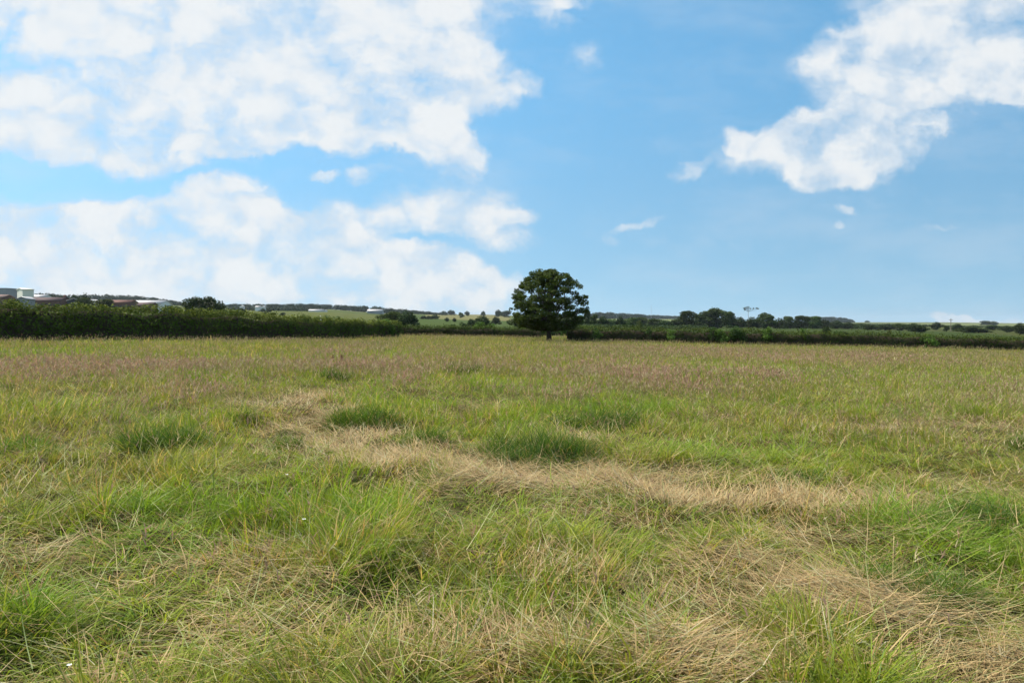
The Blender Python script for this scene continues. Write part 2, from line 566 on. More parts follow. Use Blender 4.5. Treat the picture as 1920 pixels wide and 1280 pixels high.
k2 = n.mix(n.step(nA, .4, .7), k1, n.mix(1.0, k1, c4((1.25, 1.0, .8)), 'MULTIPLY'))
k3 = n.mix(n.step(nC, .35, .7), n.mix(1.0, k2, c4((.6, .55, .5)), 'MULTIPLY'), k2)
n.put(b.inputs['Base Color'], k3)
bp = n.n('ShaderNodeBump')
bp.inputs['Strength'].default_value = 0.5
bp.inputs['Distance'].default_value = 0.05
n.put(bp.inputs['Height'], nC)
n.put(b.inputs['Normal'], bp.outputs[0])
gfaces = np.concatenate([gq, gt[:, [0, 2, 1, 3]]])
# the centre fan is built of triangles given as quads with a split centre
gv2 = np.concatenate([gv, gv[-1:] + [[0.0, 0.02, 0.0]]])
gt2 = np.stack([np.full(na, nr * na), np.full(na, nr * na + 1), (np.arange(na) + 1) % na, np.arange(na)], 1)
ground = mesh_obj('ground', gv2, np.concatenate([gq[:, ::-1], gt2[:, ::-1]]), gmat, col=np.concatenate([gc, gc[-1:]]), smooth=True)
tag(ground, kind='structure')


# ------------------------------------------------------------------ leaves, trees, hedges
def leaf_quads(C, Nrm, size, aspect=0.65):
    """rhombic leaves; C (n,3) centres, Nrm (n,3) normals, size (n,)"""
    n_ = len(C)
    Nrm = Nrm / np.linalg.norm(Nrm, axis=1, keepdims=True)
    ref = rng.normal(size=(n_, 3))
    t = np.cross(Nrm, ref)
    t /= np.linalg.norm(t, axis=1, keepdims=True) + 1e-9
    b_ = np.cross(Nrm, t)
    s = size[:, None]
    v = np.stack([C - t * s * .5, C - b_ * s * aspect * .5 + t * s * .08 * 1, C + t * s * .5, C + b_ * s * aspect * .5], 1).reshape(-1, 3)
    f = np.arange(n_ * 4).reshape(-1, 4)
    return v, f


def unit(n_):
    v = rng.normal(size=(n_, 3))
    return v / np.linalg.norm(v, axis=1, keepdims=True)


def lobe_leaves(lobes, per_m2, size, base, jitter=0.25, outward=0.9, shell=0.35):
    """leaves spread near the surface of ellipsoid lobes (cx,cy,cz,rx,ry,rz)"""
    Cs, Ns, Ss, Ks = [], [], [], []
    for L in lobes:
        c, r = np.array(L[:3]), np.array(L[3:6])
        area = 4 * math.pi * (((r[0] * r[1]) ** 1.6 + (r[0] * r[2]) ** 1.6 + (r[1] * r[2]) ** 1.6) / 3) ** (1 / 1.6)
        m = max(12, int(area * per_m2))
        u = unit(m)
        rad = 1 - shell * rng.random(m) ** 1.5 + 0.10 * rng.normal(size=m)
        Cs.append(c + u * r * rad[:, None])
        Ns.append(u / r * r.mean() * outward + rng.normal(size=(m, 3)) * 0.55)
        Ss.append(size * rng.uniform(.65, 1.35, m))
        k = base * rng.uniform(1 - jitter, 1 + jitter, (m, 1)) * rng.uniform(.88, 1.12)
        Ks.append(k * (1 + rng.normal(size=(m, 3)) * .05))
    C, Nn, S, K = map(np.concatenate, (Cs, Ns, Ss, Ks))
    v, f = leaf_quads(C, Nn, S)
    return v, f, np.clip(np.repeat(K, 4, axis=0), 0.002, 1)


def tube(pts, rads, sides=7):
    pts = np.array(pts, float)
    V, Fc = [], []
    for i, p in enumerate(pts):
        d = pts[min(i + 1, len(pts) - 1)] - pts[max(i - 1, 0)]
        d /= np.linalg.norm(d) + 1e-9
        a = np.cross(d, [0.3, 1, 0.1]); a /= np.linalg.norm(a)
        b_ = np.cross(d, a)
        for k in range(sides):
            t = 2 * math.pi * k / sides
            V.append(p + rads[i] * (a * math.cos(t) + b_ * math.sin(t)))
    for i in range(len(pts) - 1):
        for k in range(sides):
            q = (k + 1) % sides
            Fc.append((i * sides + k, i * sides + q, (i + 1) * sides + q, (i + 1) * sides + k))
    return np.array(V), np.array(Fc)


def merge(parts):
    V, Fc, o = [], [], 0
    for v, f in parts:
        V.append(v)
        Fc.append(np.asarray(f) + o)
        o += len(v)
    return np.concatenate(V), np.concatenate(Fc)


M_bark = plain('bark', (.055, .042, .030), .95, .1, 6, .5, .4)
M_oak = leafy('oak_leaf', .28, .6, .12)
M_hedge = leafy('hedge_leaf', .10, .7, .04)
M_bush = leafy('bush_leaf', .25, .55, .2)
M_tree = leafy('far_tree_leaf', .2, .7, .06, vary=1.0)
M_wood = leafy('far_wood_leaf', .15, .7, .1)
M_blossom = leafy('blossom', .3, .6, .1, tint=(1, 1, .9))


def bent_limb(p0, p1, r0, r1, wob=.08, seg=5):
    p0, p1 = np.array(p0, float), np.array(p1, float)
    L = np.linalg.norm(p1 - p0)
    pts = [p0 + (p1 - p0) * t + (rng.normal(size=3) * L * wob * math.sin(math.pi * t)) for t in np.linspace(0, 1, seg)]
    return pts, list(np.linspace(r0, r1, seg))


# ---- the lone oak
def make_oak():
    x0, y0, _ = at(1029, 632, 72.0)
    base = (x0, y0, gz(x0, y0) - .05)
    t = empty('oak_tree', base)
    tag(t, 'lone broad oak with dense dark domed crown at the gap in the hedge', 'tree')
    prof_z = np.array([1.2, 1.7, 2.3, 3.2, 4.2, 5.2, 6.0, 6.6, 7.05])
    prof_r = np.array([2.1, 3.15, 3.75, 4.0, 3.9, 3.5, 2.85, 2.1, 1.0])
    wood = []
    tp, tr_ = [(0, 0, 0), (.02, 0, .5), (-.03, .02, 1.1), (0.03, 0, 1.8), (0, .03, 2.6)], [.34, .25, .22, .20, .15]
    wood.append(tube(tp, tr_, 9))
    lobes = []
    r_ = np.random.default_rng(21)
    tries = 0
    while len(lobes) < 430 and tries < 26000:
        tries += 1
        z = r_.uniform(1.3, 6.95)
        R0 = np.interp(z, prof_z, prof_r)
        a = r_.uniform(0, 2 * math.pi)
        rr = R0 * math.sqrt(r_.uniform(.30, 1.0))
        if z > 5.4:
            rr = R0 * math.sqrt(r_.uniform(0, 1.0))
        s = r_.uniform(.22, .50)
        rr = max(0, rr - s * .8)
        x, y = rr * math.cos(a), rr * math.sin(a)
        # looser storeys: daylight shows between the shelves of leaves
        if 4.30 < z + .12 * math.sin(1.7 * x) < 4.78 and -2.3 < x < 3.2 and r_.random() < .88:
            continue
        if 1.9 < z < 4.3 and x > 1.7 and r_.random() < .38:
            continue
        if 4.95 < z + .1 * math.sin(2.3 * x) < 5.30 and r_.random() < .75:
            continue
        if 2.5 < z < 3.0 and x < -1.6 and r_.random() < .6:
            continue
        if any((x - l[0]) ** 2 + (y - l[1]) ** 2 + 2.0 * (z - l[2]) ** 2 < (.36 * (s + l[3])) ** 2 for l in lobes):
            continue
        lobes.append((x, y, z, s, s, s * r_.uniform(.5, .72)))
    for k in range(26):                                   # the low skirt
        a = r_.uniform(0, 2 * math.pi)
        q = r_.uniform(.2, 1.0)
        lobes.append((-.35 + 1.9 * q * math.cos(a), 1.9 * q * math.sin(a), r_.uniform(1.35, 1.95), .5, .5, .32))
    for l in lobes[::4]:
        c = np.array(l[:3])
        st = np.array([0, 0, min(2.6, max(1.2, c[2] * .45))])
        wood.append(tube(*bent_limb(st, c * [1, 1, 1] - [0, 0, .1], .07, .015, .06), 5))
    v, f = merge(wood)
    tk = mesh_obj('trunk', v, f, M_bark, t, smooth=True)
    v, f, k = lobe_leaves(lobes, 66, .17, np.array([.056, .080, .013]), .35, .75, .55)
    mesh_obj('crown', v, f, M_oak, t, col=k)
    return t


make_oak()


# ---- hedges
def hedge(label, pts, hts, half, leaf, per_m2, base, seedn, top=None, group='field hedges'):
    """pts: list of (x, y) along the hedge; hts heights above ground at those points"""
    P = np.array(pts, float)
    seg = np.linalg.norm(np.diff(P, axis=0), axis=1)
    S = np.concatenate([[0], np.cumsum(seg)])
    L = S[-1]
    ox, oy = P[len(P) // 2]
    t = empty('hedge', (ox, oy, gz(ox, oy)))
    tag(t, label, 'hedge', group)
    oz = gz(ox, oy)

    def line(s):
        return np.interp(s, S, P[:, 0]), np.interp(s, S, P[:, 1]), np.interp(s, S, hts)
    dirx, diry = np.gradient(P[:, 0], S), np.gradient(P[:, 1], S)

    def nrm(s):
        a, c = np.interp(s, S, dirx), np.interp(s, S, diry)
        q = np.hypot(a, c)
        return -c / q, a / q
    # solid bark-coloured core in place of stems, added inside to block light
    ss = np.arange(0, L, .7)
    x, y, h = line(ss)
    nx, ny = nrm(ss)
    z = ground_z(x, y)
    hw = half * .46 * (1 + .25 * np.sin(ss * 2.1 + seedn))
    hh = h * (.82 + .06 * np.sin(ss * 1.3))
    rows = []
    for (o_, k_) in ((-1, 0.0), (-1.05, .55), (-.6, 1.0), (.6, 1.0), (1.05, .55), (1, 0.0)):
        rows.append(np.stack([x + nx * hw * o_ - ox, y + ny * hw * o_ - oy, z + hh * k_ - .05 - oz], 1))
    V = np.stack(rows, 1).reshape(-1, 3)
    m = len(ss)
    fc = [(i * 6 + k, i * 6 + k + 1, (i + 1) * 6 + k + 1, (i + 1) * 6 + k) for i in range(m - 1) for k in range(5)]
    fc += [(0, 1, 2, 3), (0, 3, 4, 5), ((m - 1) * 6 + 3, (m - 1) * 6 + 2, (m - 1) * 6 + 1, (m - 1) * 6),
           ((m - 1) * 6 + 5, (m - 1) * 6 + 4, (m - 1) * 6 + 3, (m - 1) * 6)]
    mesh_obj('blocking_core', V, np.array(fc), M_bark, t)
    # leaves over the sides and the top, swelling and sinking
    per = 2 * np.mean(hts) + 2 * half
    m = int(L * per * per_m2)
    s = rng.uniform(0, L, m)
    q = rng.uniform(-1, 1, m)                        # -1 foot on the near side, 0 top, 1 foot on the far side
    x, y, h = line(s)
    nx, ny = nrm(s)
    z = ground_z(x, y)
    bul = .50 + 1.0 * fbm(s, q * 3.5 + seedn, 1.0, 5 + seedn, 3)
    th = (fbm(s, s * 0 + seedn, .55, 40 + seedn, 4) - .5)
    h2 = h * (1 + .34 * th) + .12 * rng.normal(size=m) * (np.abs(q) < .3)
    a = np.clip(np.abs(q), 0, 1)
    # rounded box profile
    ang = (1 - a) * math.pi / 2
    ex = np.sign(np.cos(ang)) * np.abs(np.cos(ang)) ** .45 * np.sign(q)
    ez = np.abs(np.sin(ang)) ** .7
    depth = 1 - .25 * rng.random(m) ** 2
    off = half * ex * bul * depth
    C = np.stack([x + nx * off - ox, y + ny * off - oy, z + h2 * ez * (1 - .06 * rng.random(m)) - oz], 1)
    Nn = np.stack([nx * np.cos(ang) * np.sign(q), ny * np.cos(ang) * np.sign(q), np.sin(ang) + .15], 1) * .9 + rng.normal(size=(m, 3)) * .5
    sz = leaf * rng.uniform(.6, 1.4, m)
    patch = fbm(s, q * 4, .45, 60 + seedn, 3)
    sun_top = np.clip((ez - .62) / .25, 0, 1) * rng.random(m) ** .6            # sunlit top put into the leaf colour, against a darker face
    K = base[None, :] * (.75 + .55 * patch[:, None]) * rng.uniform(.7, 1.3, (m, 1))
    K = K * (1 - .9 * sun_top[:, None]) + np.array(top if top is not None else base * 1.8)[None, :] * .9 * sun_top[:, None] * rng.uniform(.7, 1.2, (m, 1))
    v, f = leaf_quads(C, Nn, sz)
    lv = mesh_obj('foliage', v, f, M_hedge, t, col=np.repeat(K, 4, axis=0))
    # shoots that break the outline
    return t


def hp(lst):
    """hedge points from (px, distance, visible top py)"""
    pts, hts = [], []
    for (px, d, top) in lst:
        x, y, z = at(px, top, d)
        pts.append((x, y))
        hts.append(max(.6, z - gz(x, y)))
    return pts, hts


HGR = np.array([.062, .100, .013])
p, h = hp([(-420, 34, 562), (-150, 39, 564), (0, 43, 566), (150, 47, 570), (300, 51, 577), (420, 55, 584), (520, 59, 592), (600, 63, 597), (680, 70, 600), (742, 76, 603)])
hedge('tall bushy field hedge with yellow-green top running along the left edge', p, h, .9, .13, 150, HGR * .95, 1, (.19, .21, .036))
p, h = hp([(732, 86, 611), (830, 86, 612), (930, 86, 613), (1022, 85, 614)])
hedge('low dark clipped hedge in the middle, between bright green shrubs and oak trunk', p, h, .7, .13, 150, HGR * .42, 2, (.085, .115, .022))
p, h = hp([(1000, 112, 612), (1060, 112, 612), (1130, 112, 613)])
hedge('short hedge seen through the gap just right of the oak trunk', p, h, .7, .16, 80, HGR * 1.1, 3, (.11, .14, .03))
p, h = hp([(1063, 75, 614), (1150, 75, 614), (1280, 74.5, 615), (1400, 74, 618), (1520, 73.5, 621), (1640, 73, 624), (1760, 72, 628), (1880, 71, 631), (1990, 70, 634), (2350, 66, 644)])
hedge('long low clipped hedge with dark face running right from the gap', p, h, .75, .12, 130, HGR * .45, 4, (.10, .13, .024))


# ---- free shrubs and trees, near enough to need their own leaves
def crown_lobes(w, h, n_, r_, bottom=.15, flat=.8):
    """lobes filling a crown of width w and height h standing on z = 0"""
    L = []
    for k in range(n_):
        z = r_.uniform(bottom + .08, .86)
        env = math.sqrt(max(.05, 1 - ((z - .45) / .55) ** 2)) if z > .45 else .8 + .2 * (z / .45)
        a = r_.uniform(0, 2 * math.pi)
        q = math.sqrt(r_.uniform(.1, 1)) * .34 * env
        s = r_.uniform(.13, .21)
        L.append((w * q * math.cos(a) * 1.05, w * q * math.sin(a) * 1.05, z * h, w * s, w * s, min(h * s * 1.1, w * s * flat)))
    L.append((0, 0, h * .5, w * .3, w * .3, h * .34))
    return L


def shrub(name, label, cat, px, top, wpx, d, colr, leaf=.13, per=90, n_=14, seedn=0, blossom=0, group=None, bottom=.0, mat=None):
    r_ = np.random.default_rng(100 + seedn)
    x, y, zt = at(px, top, d)
    z0 = gz(x, y)
    h, w = zt - z0, wpx * d / F * 1.3
    t = empty(name, (x, y, z0), r_.uniform(0, 6))
    tag(t, label, cat, group)
    st = []
    for k in range(5):
        a = r_.uniform(0, 6.28)
        st.append(tube(*bent_limb((0, 0, -.05), (w * .25 * math.cos(a), w * .25 * math.sin(a), h * .75), .05 * max(1, h / 3), .015, .05), 5))
    v, f = merge(st)
    mesh_obj('trunk' if cat == 'tree' else 'stems', v, f, M_bark, t)
    lobes = crown_lobes(w, h, n_, r_, bottom)
    v, f, k = lobe_leaves(lobes, per, leaf, np.array(colr), .3, .85, .4)
    mesh_obj('crown' if cat == 'tree' else 'foliage', v, f, mat or M_bush, t, col=k)
    if blossom:
        C, S = [], []
        for q in range(blossom):
            l = lobes[r_.integers(len(lobes))]
            u = r_.normal(size=3)
            u /= np.linalg.norm(u)
            u[1] = -abs(u[1])
            c = np.array(l[:3]) + u * np.array(l[3:6]) * 1.08
            C.append(c + r_.normal(size=(7, 3)) * .07)
        C = np.concatenate(C)
        v, f = leaf_quads(C, rng.normal(size=C.shape) + [0, -.6, .8], np.full(len(C), .12), .9)
        mesh_obj('blossom', v, f, M_blossom, t, col=np.full((len(v), 3), .75))
        t.rotation_euler = (0, 0, 0)
    return t


DK, MD, BR, OL = (.026, .046, .011), (.045, .088, .015), (.095, .170, .024), (.075, .085, .025)
shrub('elder_bush', 'elder bush with white blossom rising out of the left hedge', 'bush', 622, 588, 44, 66, MD, seedn=1, blossom=16)
shrub('bush', 'rounded green bush in the left hedge, just left of the white elder blossom', 'bush', 583, 590, 36, 63, MD, seedn=2)
shrub('bush', 'bright green bush where the tall left hedge ends', 'bush', 718, 595, 42, 74, BR, seedn=3)
shrub('bush', 'small bright green bush right behind the end of the left hedge', 'bush', 738, 598, 26, 80, BR, seedn=4)
shrub('bush', 'brownish low bush in the left hedge, right of the elder', 'bush', 668, 603, 50, 71, OL, seedn=5)
shrub('bush', 'small round bush on the middle hedge, farthest from the oak', 'bush', 846, 607, 18, 87, MD, seedn=6)
shrub('bush', 'dark round bush on the middle hedge, second from its left', 'bush', 872, 603, 26, 88, DK, seedn=7)
shrub('bush', 'bright yellow-green bush on the middle hedge left of the oak', 'bush', 897, 603, 30, 92, BR, seedn=8)
shrub('bush', 'bright green bush on the middle hedge, nearest the oak', 'bush', 918, 605, 24, 90, BR, seedn=9)
shrub('bush', 'pale green bush seen in the hedge gap right of the oak', 'bush', 1057, 608, 18, 108, BR, seedn=10)
for k_, (px_, top_, w_, col_, lab_) in enumerate([
        (1118, 609, 22, BR, 'light green tuft of bush on the right hedge, the one nearest its left end'),
        (1216, 606, 14, MD, 'narrow upright bush growing out of the right hedge below the far mast'),
        (1257, 611, 18, BR, 'small light green bush on the right hedge, left of the tall tree clump'),
        (1335, 609, 16, MD, 'upright bush on the right hedge below the tall tree clump'),
        (1352, 612, 26, BR, 'bright green bush on the right hedge, right below the tall tree clump'),
        (1385, 613, 40, MD, 'wide bushy swelling of the right hedge below the bare-topped tree'),
        (1437, 610, 24, BR, 'pointed green bush on the right hedge, next right of the wide swelling'),
        (1507, 611, 14, BR, 'pointed small bush on the right hedge left of the dark ball-shaped bush'),
        (1572, 617, 18, MD, 'small bush on the right hedge, right of the dark ball-shaped bush'),
        (1585, 618, 14, DK, 'dark small bush on the right hedge beside a pale grass patch'),
        (1664, 614, 18, OL, 'olive bush standing up from the right hedge below the pale far field'),
        (1742, 624, 28, BR, 'bright green bush sprawling over the right hedge near the photo\'s right edge')]):
    shrub('bush', lab_, 'bush', px_, top_, w_, 73.4 if px_ < 1700 else 71.5, col_, seedn=20 + k_, per=80, n_=9)

shrub('tree', 'dark dome-shaped tree standing alone behind the left hedge', 'tree', 381, 557, 58, 150, (.034, .052, .013), leaf=.34, per=26, n_=34, seedn=60, bottom=.0)

# ---- far trees: a few kinds, copied
M_ft = M_tree


def tree_kind(n_, seedn, colr, flat, bottom, trunk_h):
    """unit tree: 1 m tall, 1 m wide"""
    r_ = np.random.default_rng(300 + seedn)
    t = empty('tree')
    v, f = tube([(0, 0, -.03), (.005, 0, .2), (0, .005, .5)], [.035, .026, .012], 6)
    w_ = [(v, f)]
    for k in range(4):
        a = r_.uniform(0, 6.28)
        w_.append(tube(*bent_limb((0, 0, .2 + .05 * k), (.25 * math.cos(a), .25 * math.sin(a), .6), .015, .005, .05), 4))
    v, f = merge(w_)
    mesh_obj('trunk', v, f, M_bark, t)
    v, f, k = lobe_leaves(crown_lobes(1, 1, n_, r_, bottom, flat), 420, .075, np.array(colr), .3, .9, .35)
    mesh_obj('crown', v, f, M_ft, t, col=k)
    return t


KINDS = {'round': tree_kind(15, 1, (.044, .068, .016), .9, .0, .2),
         'broad': tree_kind(18, 2, (.055, .080, .020), .75, .02, .2),
         'tall': tree_kind(13, 3, (.048, .074, .020), 1.0, .04, .3),
         'dark': tree_kind(15, 4, (.034, .052, .016), .8, .0, .2),
         'pale': tree_kind(14, 5, (.085, .115, .036), .8, .0, .2)}
USED = set()


def far_tree(px, top, wpx, d, kind, label, cat='tree', group='trees beyond the hedges', name='tree'):
    x, y, zt = at(px, top, d)
    z0 = gz(x, y)
    h, w = max(1.0, zt - z0), wpx * d / F
    src = KINDS[kind]
    t = copy_tree(src) if kind in USED else src
    USED.add(kind)
    t.name = name
    t.location = (x, y, z0)
    t.scale = (w * 1.5, w * 1.3, h * 1.06)
    t.rotation_euler = (0, 0, random.uniform(0, 6.28))
    tag(t, label, cat, group)
    return t


TREES = [
    (160, 547, 24, 380, 'dark', 'darkest tree right of the brown-roofed houses on the left'),
    (142, 549, 26, 420, 'dark', 'rounded tree rising behind the brown-roofed houses'),
    (118, 551, 26, 440, 'dark', 'low rounded tree behind the chimney of the brown-roofed houses'),
    (93, 549, 34, 450, 'dark', 'tree on the skyline right of the cream shed'),
    (157, 557, 20, 300, 'broad', 'mid green tree between the houses and the white shed'),
    (190, 560, 34, 260, 'broad', 'wide olive tree before the red-brown long building'),
    (24, 556, 24, 290, 'dark', 'dark tree in front of the cream shed at the left edge'),
    (318, 570, 22, 290, 'dark', 'dark tree at the right end of the white long shed'),
    (335, 575, 14, 290, 'round', 'small bush-like tree left of the lone dome-shaped tree'),
    (432, 581, 34, 380, 'broad', 'green thicket in the far field right of the dome-shaped tree'),
    (455, 578, 14, 500, 'round', 'small tree beyond the thicket in the far left field'),
    (493, 577, 9, 700, 'dark', 'small dark tree at the top of the far left field, left of a pair'),
    (504, 578, 8, 700, 'dark', 'small dark tree at the top of the far left field, right of a pair'),
    (499, 584, 9, 520, 'dark', 'tiny dark tree halfway up the far left field'),
    (513, 586, 11, 500, 'round', 'tiny bush in the line across the far left field, middle one'),
    (530, 586, 10, 500, 'round', 'tiny bush in the line across the far left field, right one'),
    (483, 589, 12, 460, 'round', 'tiny bush in the line across the far left field, left one'),
    (763, 580, 36, 190, 'dark', 'dark dense tree above the left end of the middle hedge'),
    (742, 583, 34, 195, 'broad', 'tree leaning on the dark dense one above the hedge end'),
    (722, 588, 26, 210, 'broad', 'lower tree at the left of the clump above the hedge end'),
    (794, 591, 11, 600, 'dark', 'first tiny tree in the far hedgerow right of the clump'),
    (804, 591, 10, 600, 'dark', 'second tiny tree in the far hedgerow right of the clump'),
    (815, 589, 15, 640, 'dark', 'third and largest tree in the far hedgerow right of the clump'),
    (838, 594, 8, 520, 'dark', 'tiny lone bush in the green field left of the oak'),
    (852, 595, 8, 520, 'dark', 'tiny bush right of the lone one in the green field'),
    (846, 580, 16, 1400, 'dark', 'dark tree clump on the skyline well left of the oak'),
    (832, 582, 12, 1400, 'dark', 'small dark tree at the left of the skyline clump'),
    (865, 586, 9, 900, 'round', 'small rounded tree on the pale field left of the oak'),
    (876, 582, 10, 1300, 'dark', 'skyline tree above the small rounded one'),
    (906, 582, 9, 1300, 'dark', 'lone small skyline tree left of the oak'),
    (934, 579, 13, 1200, 'dark', 'skyline tree close to the left side of the oak'),
    (946, 583, 24, 1200, 'round', 'low skyline tree touching the oak crown from the left'),
    (904, 590, 30, 230, 'dark', 'dark round tree above the bright shrubs left of the oak'),
    (884, 596, 16, 240, 'dark', 'small dark tree left of the round one above the bright shrubs'),
    (930, 592, 16, 420, 'dark', 'small dark tree in the green field just left of the oak'),
    (978, 588, 44, 165, 'dark', 'dark tree half hidden behind the lower left of the oak'),
    (1010, 590, 40, 165, 'dark', 'dark tree behind the oak trunk'),
    (1062, 588, 34, 165, 'dark', 'dark tree half hidden behind the lower right of the oak'),
    (1083, 592, 22, 180, 'round', 'grey-green tree just right of the oak crown'),
    (1100, 580, 12, 260, 'tall', 'narrow tree right next to the oak crown'),
    (1112, 590, 16, 280, 'round', 'small tree right of the narrow one by the oak'),
    (1131, 590, 20, 280, 'dark', 'dark tree under the left end of the flat dark hill'),
    (1147, 597, 16, 280, 'pale', 'pale willow-like bush between two dark trees right of the oak'),
    (1163, 591, 18, 280, 'dark', 'dark tree under the middle of the flat dark hill'),
    (1182, 595, 24, 330, 'broad', 'grey-green tree under the right end of the flat dark hill'),
    (1200, 600, 12, 200, 'pale', 'whitish blossoming bush above the right hedge'),
    (1206, 594, 26, 420, 'broad', 'broad tree left of the far mast'),
    (1228, 597, 24, 380, 'broad', 'broad tree just right of the far mast'),
    (1248, 599, 26, 360, 'dark', 'dark low tree left of the tall tree clump'),
    (1267, 596, 24, 360, 'dark', 'dark low tree at the foot of the tall tree clump'),
    (1287, 582, 32, 380, 'broad', 'rounded tree at the left of the tall clump on the right'),
    (1307, 588, 28, 390, 'broad', 'lower tree between the two humps of the tall clump'),
    (1330, 579, 38, 400, 'round', 'highest tree of the tall clump on the right'),
    (1352, 580, 36, 400, 'broad', 'broad tree right of the highest one in the clump'),
    (1366, 586, 24, 395, 'round', 'tree at the right end of the tall clump'),
    (1386, 592, 26, 400, 'dark', 'low dark tree right after the tall clump'),
    (1412, 592, 30, 410, 'dark', 'dark tree below the bare-topped tree'),
    (1438, 588, 32, 400, 'round', 'dome-shaped tree right of the bare-topped tree'),
    (1462, 594, 26, 420, 'dark', 'dark tree right of the dome-shaped one in the right belt'),
    (1482, 592, 26, 430, 'broad', 'tree in the right belt, second right of the dome-shaped one'),
    (1504, 591, 26, 430, 'broad', 'tree in the right belt, third right of the dome-shaped one'),
    (1524, 592, 26, 440, 'broad', 'tree in the right belt under the left end of the blue hill'),
    (1545, 597, 28, 450, 'dark', 'tree in the right belt under the blue hill'),
    (1568, 599, 26, 460, 'dark', 'tree in the right belt under the right end of the blue hill'),
    (1590, 602, 24, 460, 'dark', 'last tree of the dark right belt'),
    (1612, 605, 22, 500, 'dark', 'small dark tree where the right belt breaks off'),
    (1549, 611, 15, 170, 'dark', 'dark ball-shaped bush just beyond the right hedge'),
    (1634, 609, 30, 420, 'round', 'low tree in the right belt left of the olive bush'),
    (1660, 606, 30, 430, 'dark', 'low dark tree behind the olive bush of the right hedge'),
    (1690, 607, 30, 430, 'round', 'low greyish tree left of the big dark one near the right edge'),
    (1715, 604, 30, 330, 'dark', 'big dark tree near the right edge, left of the pole'),
    (1728, 609, 22, 330, 'dark', 'lower dark tree leaning right of the big dark one'),
    (1756, 602, 20, 500, 'dark', 'dark tree just left of the pole on the right'),
    (1775, 611, 12, 400, 'round', 'small bush at the foot of the pole'),
    (1795, 605, 17, 480, 'dark', 'dark tree just right of the pole'),
    (1812, 613, 34, 330, 'round', 'broad bush below the low white cloud on the right'),
    (1835, 614, 34, 330, 'dark', 'broad bush right of the one below the low white cloud'),
    (1826, 609, 24, 600, 'dark', 'thin hedgerow tree below the low white cloud'),
    (1862, 610, 30, 520, 'round', 'greyish tree right of the low white cloud'),
    (1850, 601, 20, 1500, 'broad', 'far tree on the skyline right of the low white cloud'),
    (1863, 601, 16, 1500, 'dark', 'second far tree on the skyline right of the low white cloud'),
    (1888, 609, 26, 400, 'dark', 'dark tree second from the photo\'s right edge'),
    (1914, 603, 26, 300, 'dark', 'dark tree cut by the photo\'s right edge'),
    (1626, 600, 8, 2400, 'dark', 'tiny clump on the pale far ridge at right'),
]
for T in TREES:
    far_tree(*T)


# ---- the tall thin tree with a bare stem and a spray of leaves on top
def sprig_tree():
    d = 330.0
    x, y, zt = at(1403, 575, d)
    z0 = gz(x, y)
    h = zt - z0
    t = empty('sparse_tree', (x, y, z0))
    tag(t, 'thin tree with only a sparse spray of leaves above the right tree belt', 'tree')
    pts, rd = bent_limb((0, 0, -.1), (0, 0, h * .82), .11, .05, .02, 6)
    parts = [tube(pts, rd, 6)]
    spots = [(-1.6, h * .90), (-1.1, h * .95), (-.4, h * .97), (.2, h * .99), (-.2, h * .90), (.8, h * .92), (-1.3, h * .86), (2.0, h * .92), (3.6, h * .93), (4.4, h * .92), (-2.0, h * .93)]
    lobes = []
    for (a, z) in spots:
        parts.append(tube(*bent_limb((0, 0, h * .78), (a, random.uniform(-1, 1), z), .05, .02, .05), 4))
        lobes.append((a, random.uniform(-1, 1), z, .55, .55, .4))
    v, f = merge(parts)
    mesh_obj('trunk', v, f, M_bark, t)
    v, f, k = lobe_leaves(lobes, 9, .34, np.array([.06, .06, .03]), .3, .5, .6)
    mesh_obj('crown', v, f, M_tree, t, col=k)


sprig_tree()


# ---- woods on the ridges, each read as one mass
def woodland(label, pts, d, colr, leaf=2.2, dense=1.0, depth=60):
    """pts: (px, top py); a band of crowns along the ridge"""
    lobes = []
    P = np.array(pts, float)
    step = (9.0 if d > 850 else 4.5) * F / d
    q = P[0, 0]
    while q < P[-1, 0]:
        top = np.interp(q, P[:, 0], P[:, 1])
        for k in range(3):
            dd = d + k * depth / 2 + random.uniform(-8, 8)
            x, y, zt = at(q + random.uniform(-.6, .6) * step, top, dd)
            z0 = gz(x, y)
            hh = max(4.0 if d > 850 else 1.5, (zt - z0)) * random.uniform(.86, 1.04)
            r0 = random.uniform(5, 8) * (1 if d > 850 else .5)
            lobes.append((x, y, z0 + hh * .62, r0, r0, hh * .38))
            lobes.append((x + random.uniform(-3, 3), y - 4, z0 + hh * .3, r0, r0, hh * .3))
        q += step * random.uniform(.75, 1.25)
    v, f, k = lobe_leaves(lobes, .30 * dense, leaf, np.array(colr), .3, .9, .3)
    o = mesh_obj('woodland', v, f, M_wood, col=k)
    return tag(o, label, 'woodland', 'far woods', 'stuff')


WD = (.024, .038, .016)
woodland('far dark wood along the left skyline behind the houses', [(40, 552), (70, 549), (130, 553), (200, 552), (260, 554), (300, 559), (330, 564), (362, 569)], 1150, WD)
woodland('far dark wood on the ridge above the green left field', [(405, 571), (450, 569), (500, 570), (560, 569), (610, 570), (650, 572), (700, 574), (730, 577), (760, 580), (800, 584), (832, 587)], 1250, WD)
woodland('near dark belt of trees under the left ridge wood', [(405, 577), (440, 575), (470, 577), (540, 579), (600, 581)], 900, WD)
woodland('flat-topped dark wood on the hill right of the oak', [(1110, 588), (1120, 585), (1160, 586), (1200, 589), (1210, 590)], 1700, WD, 2.6)
woodland('hazy blue-green wood on the far hill behind the right belt', [(1525, 596), (1545, 594), (1570, 594), (1590, 597), (1602, 601)], 2300, WD, 3.0)
woodland('thin far wood between the mast and the tall clump', [(1205, 592), (1225, 590), (1260, 592), (1290, 593)], 2300, WD, 3.0)

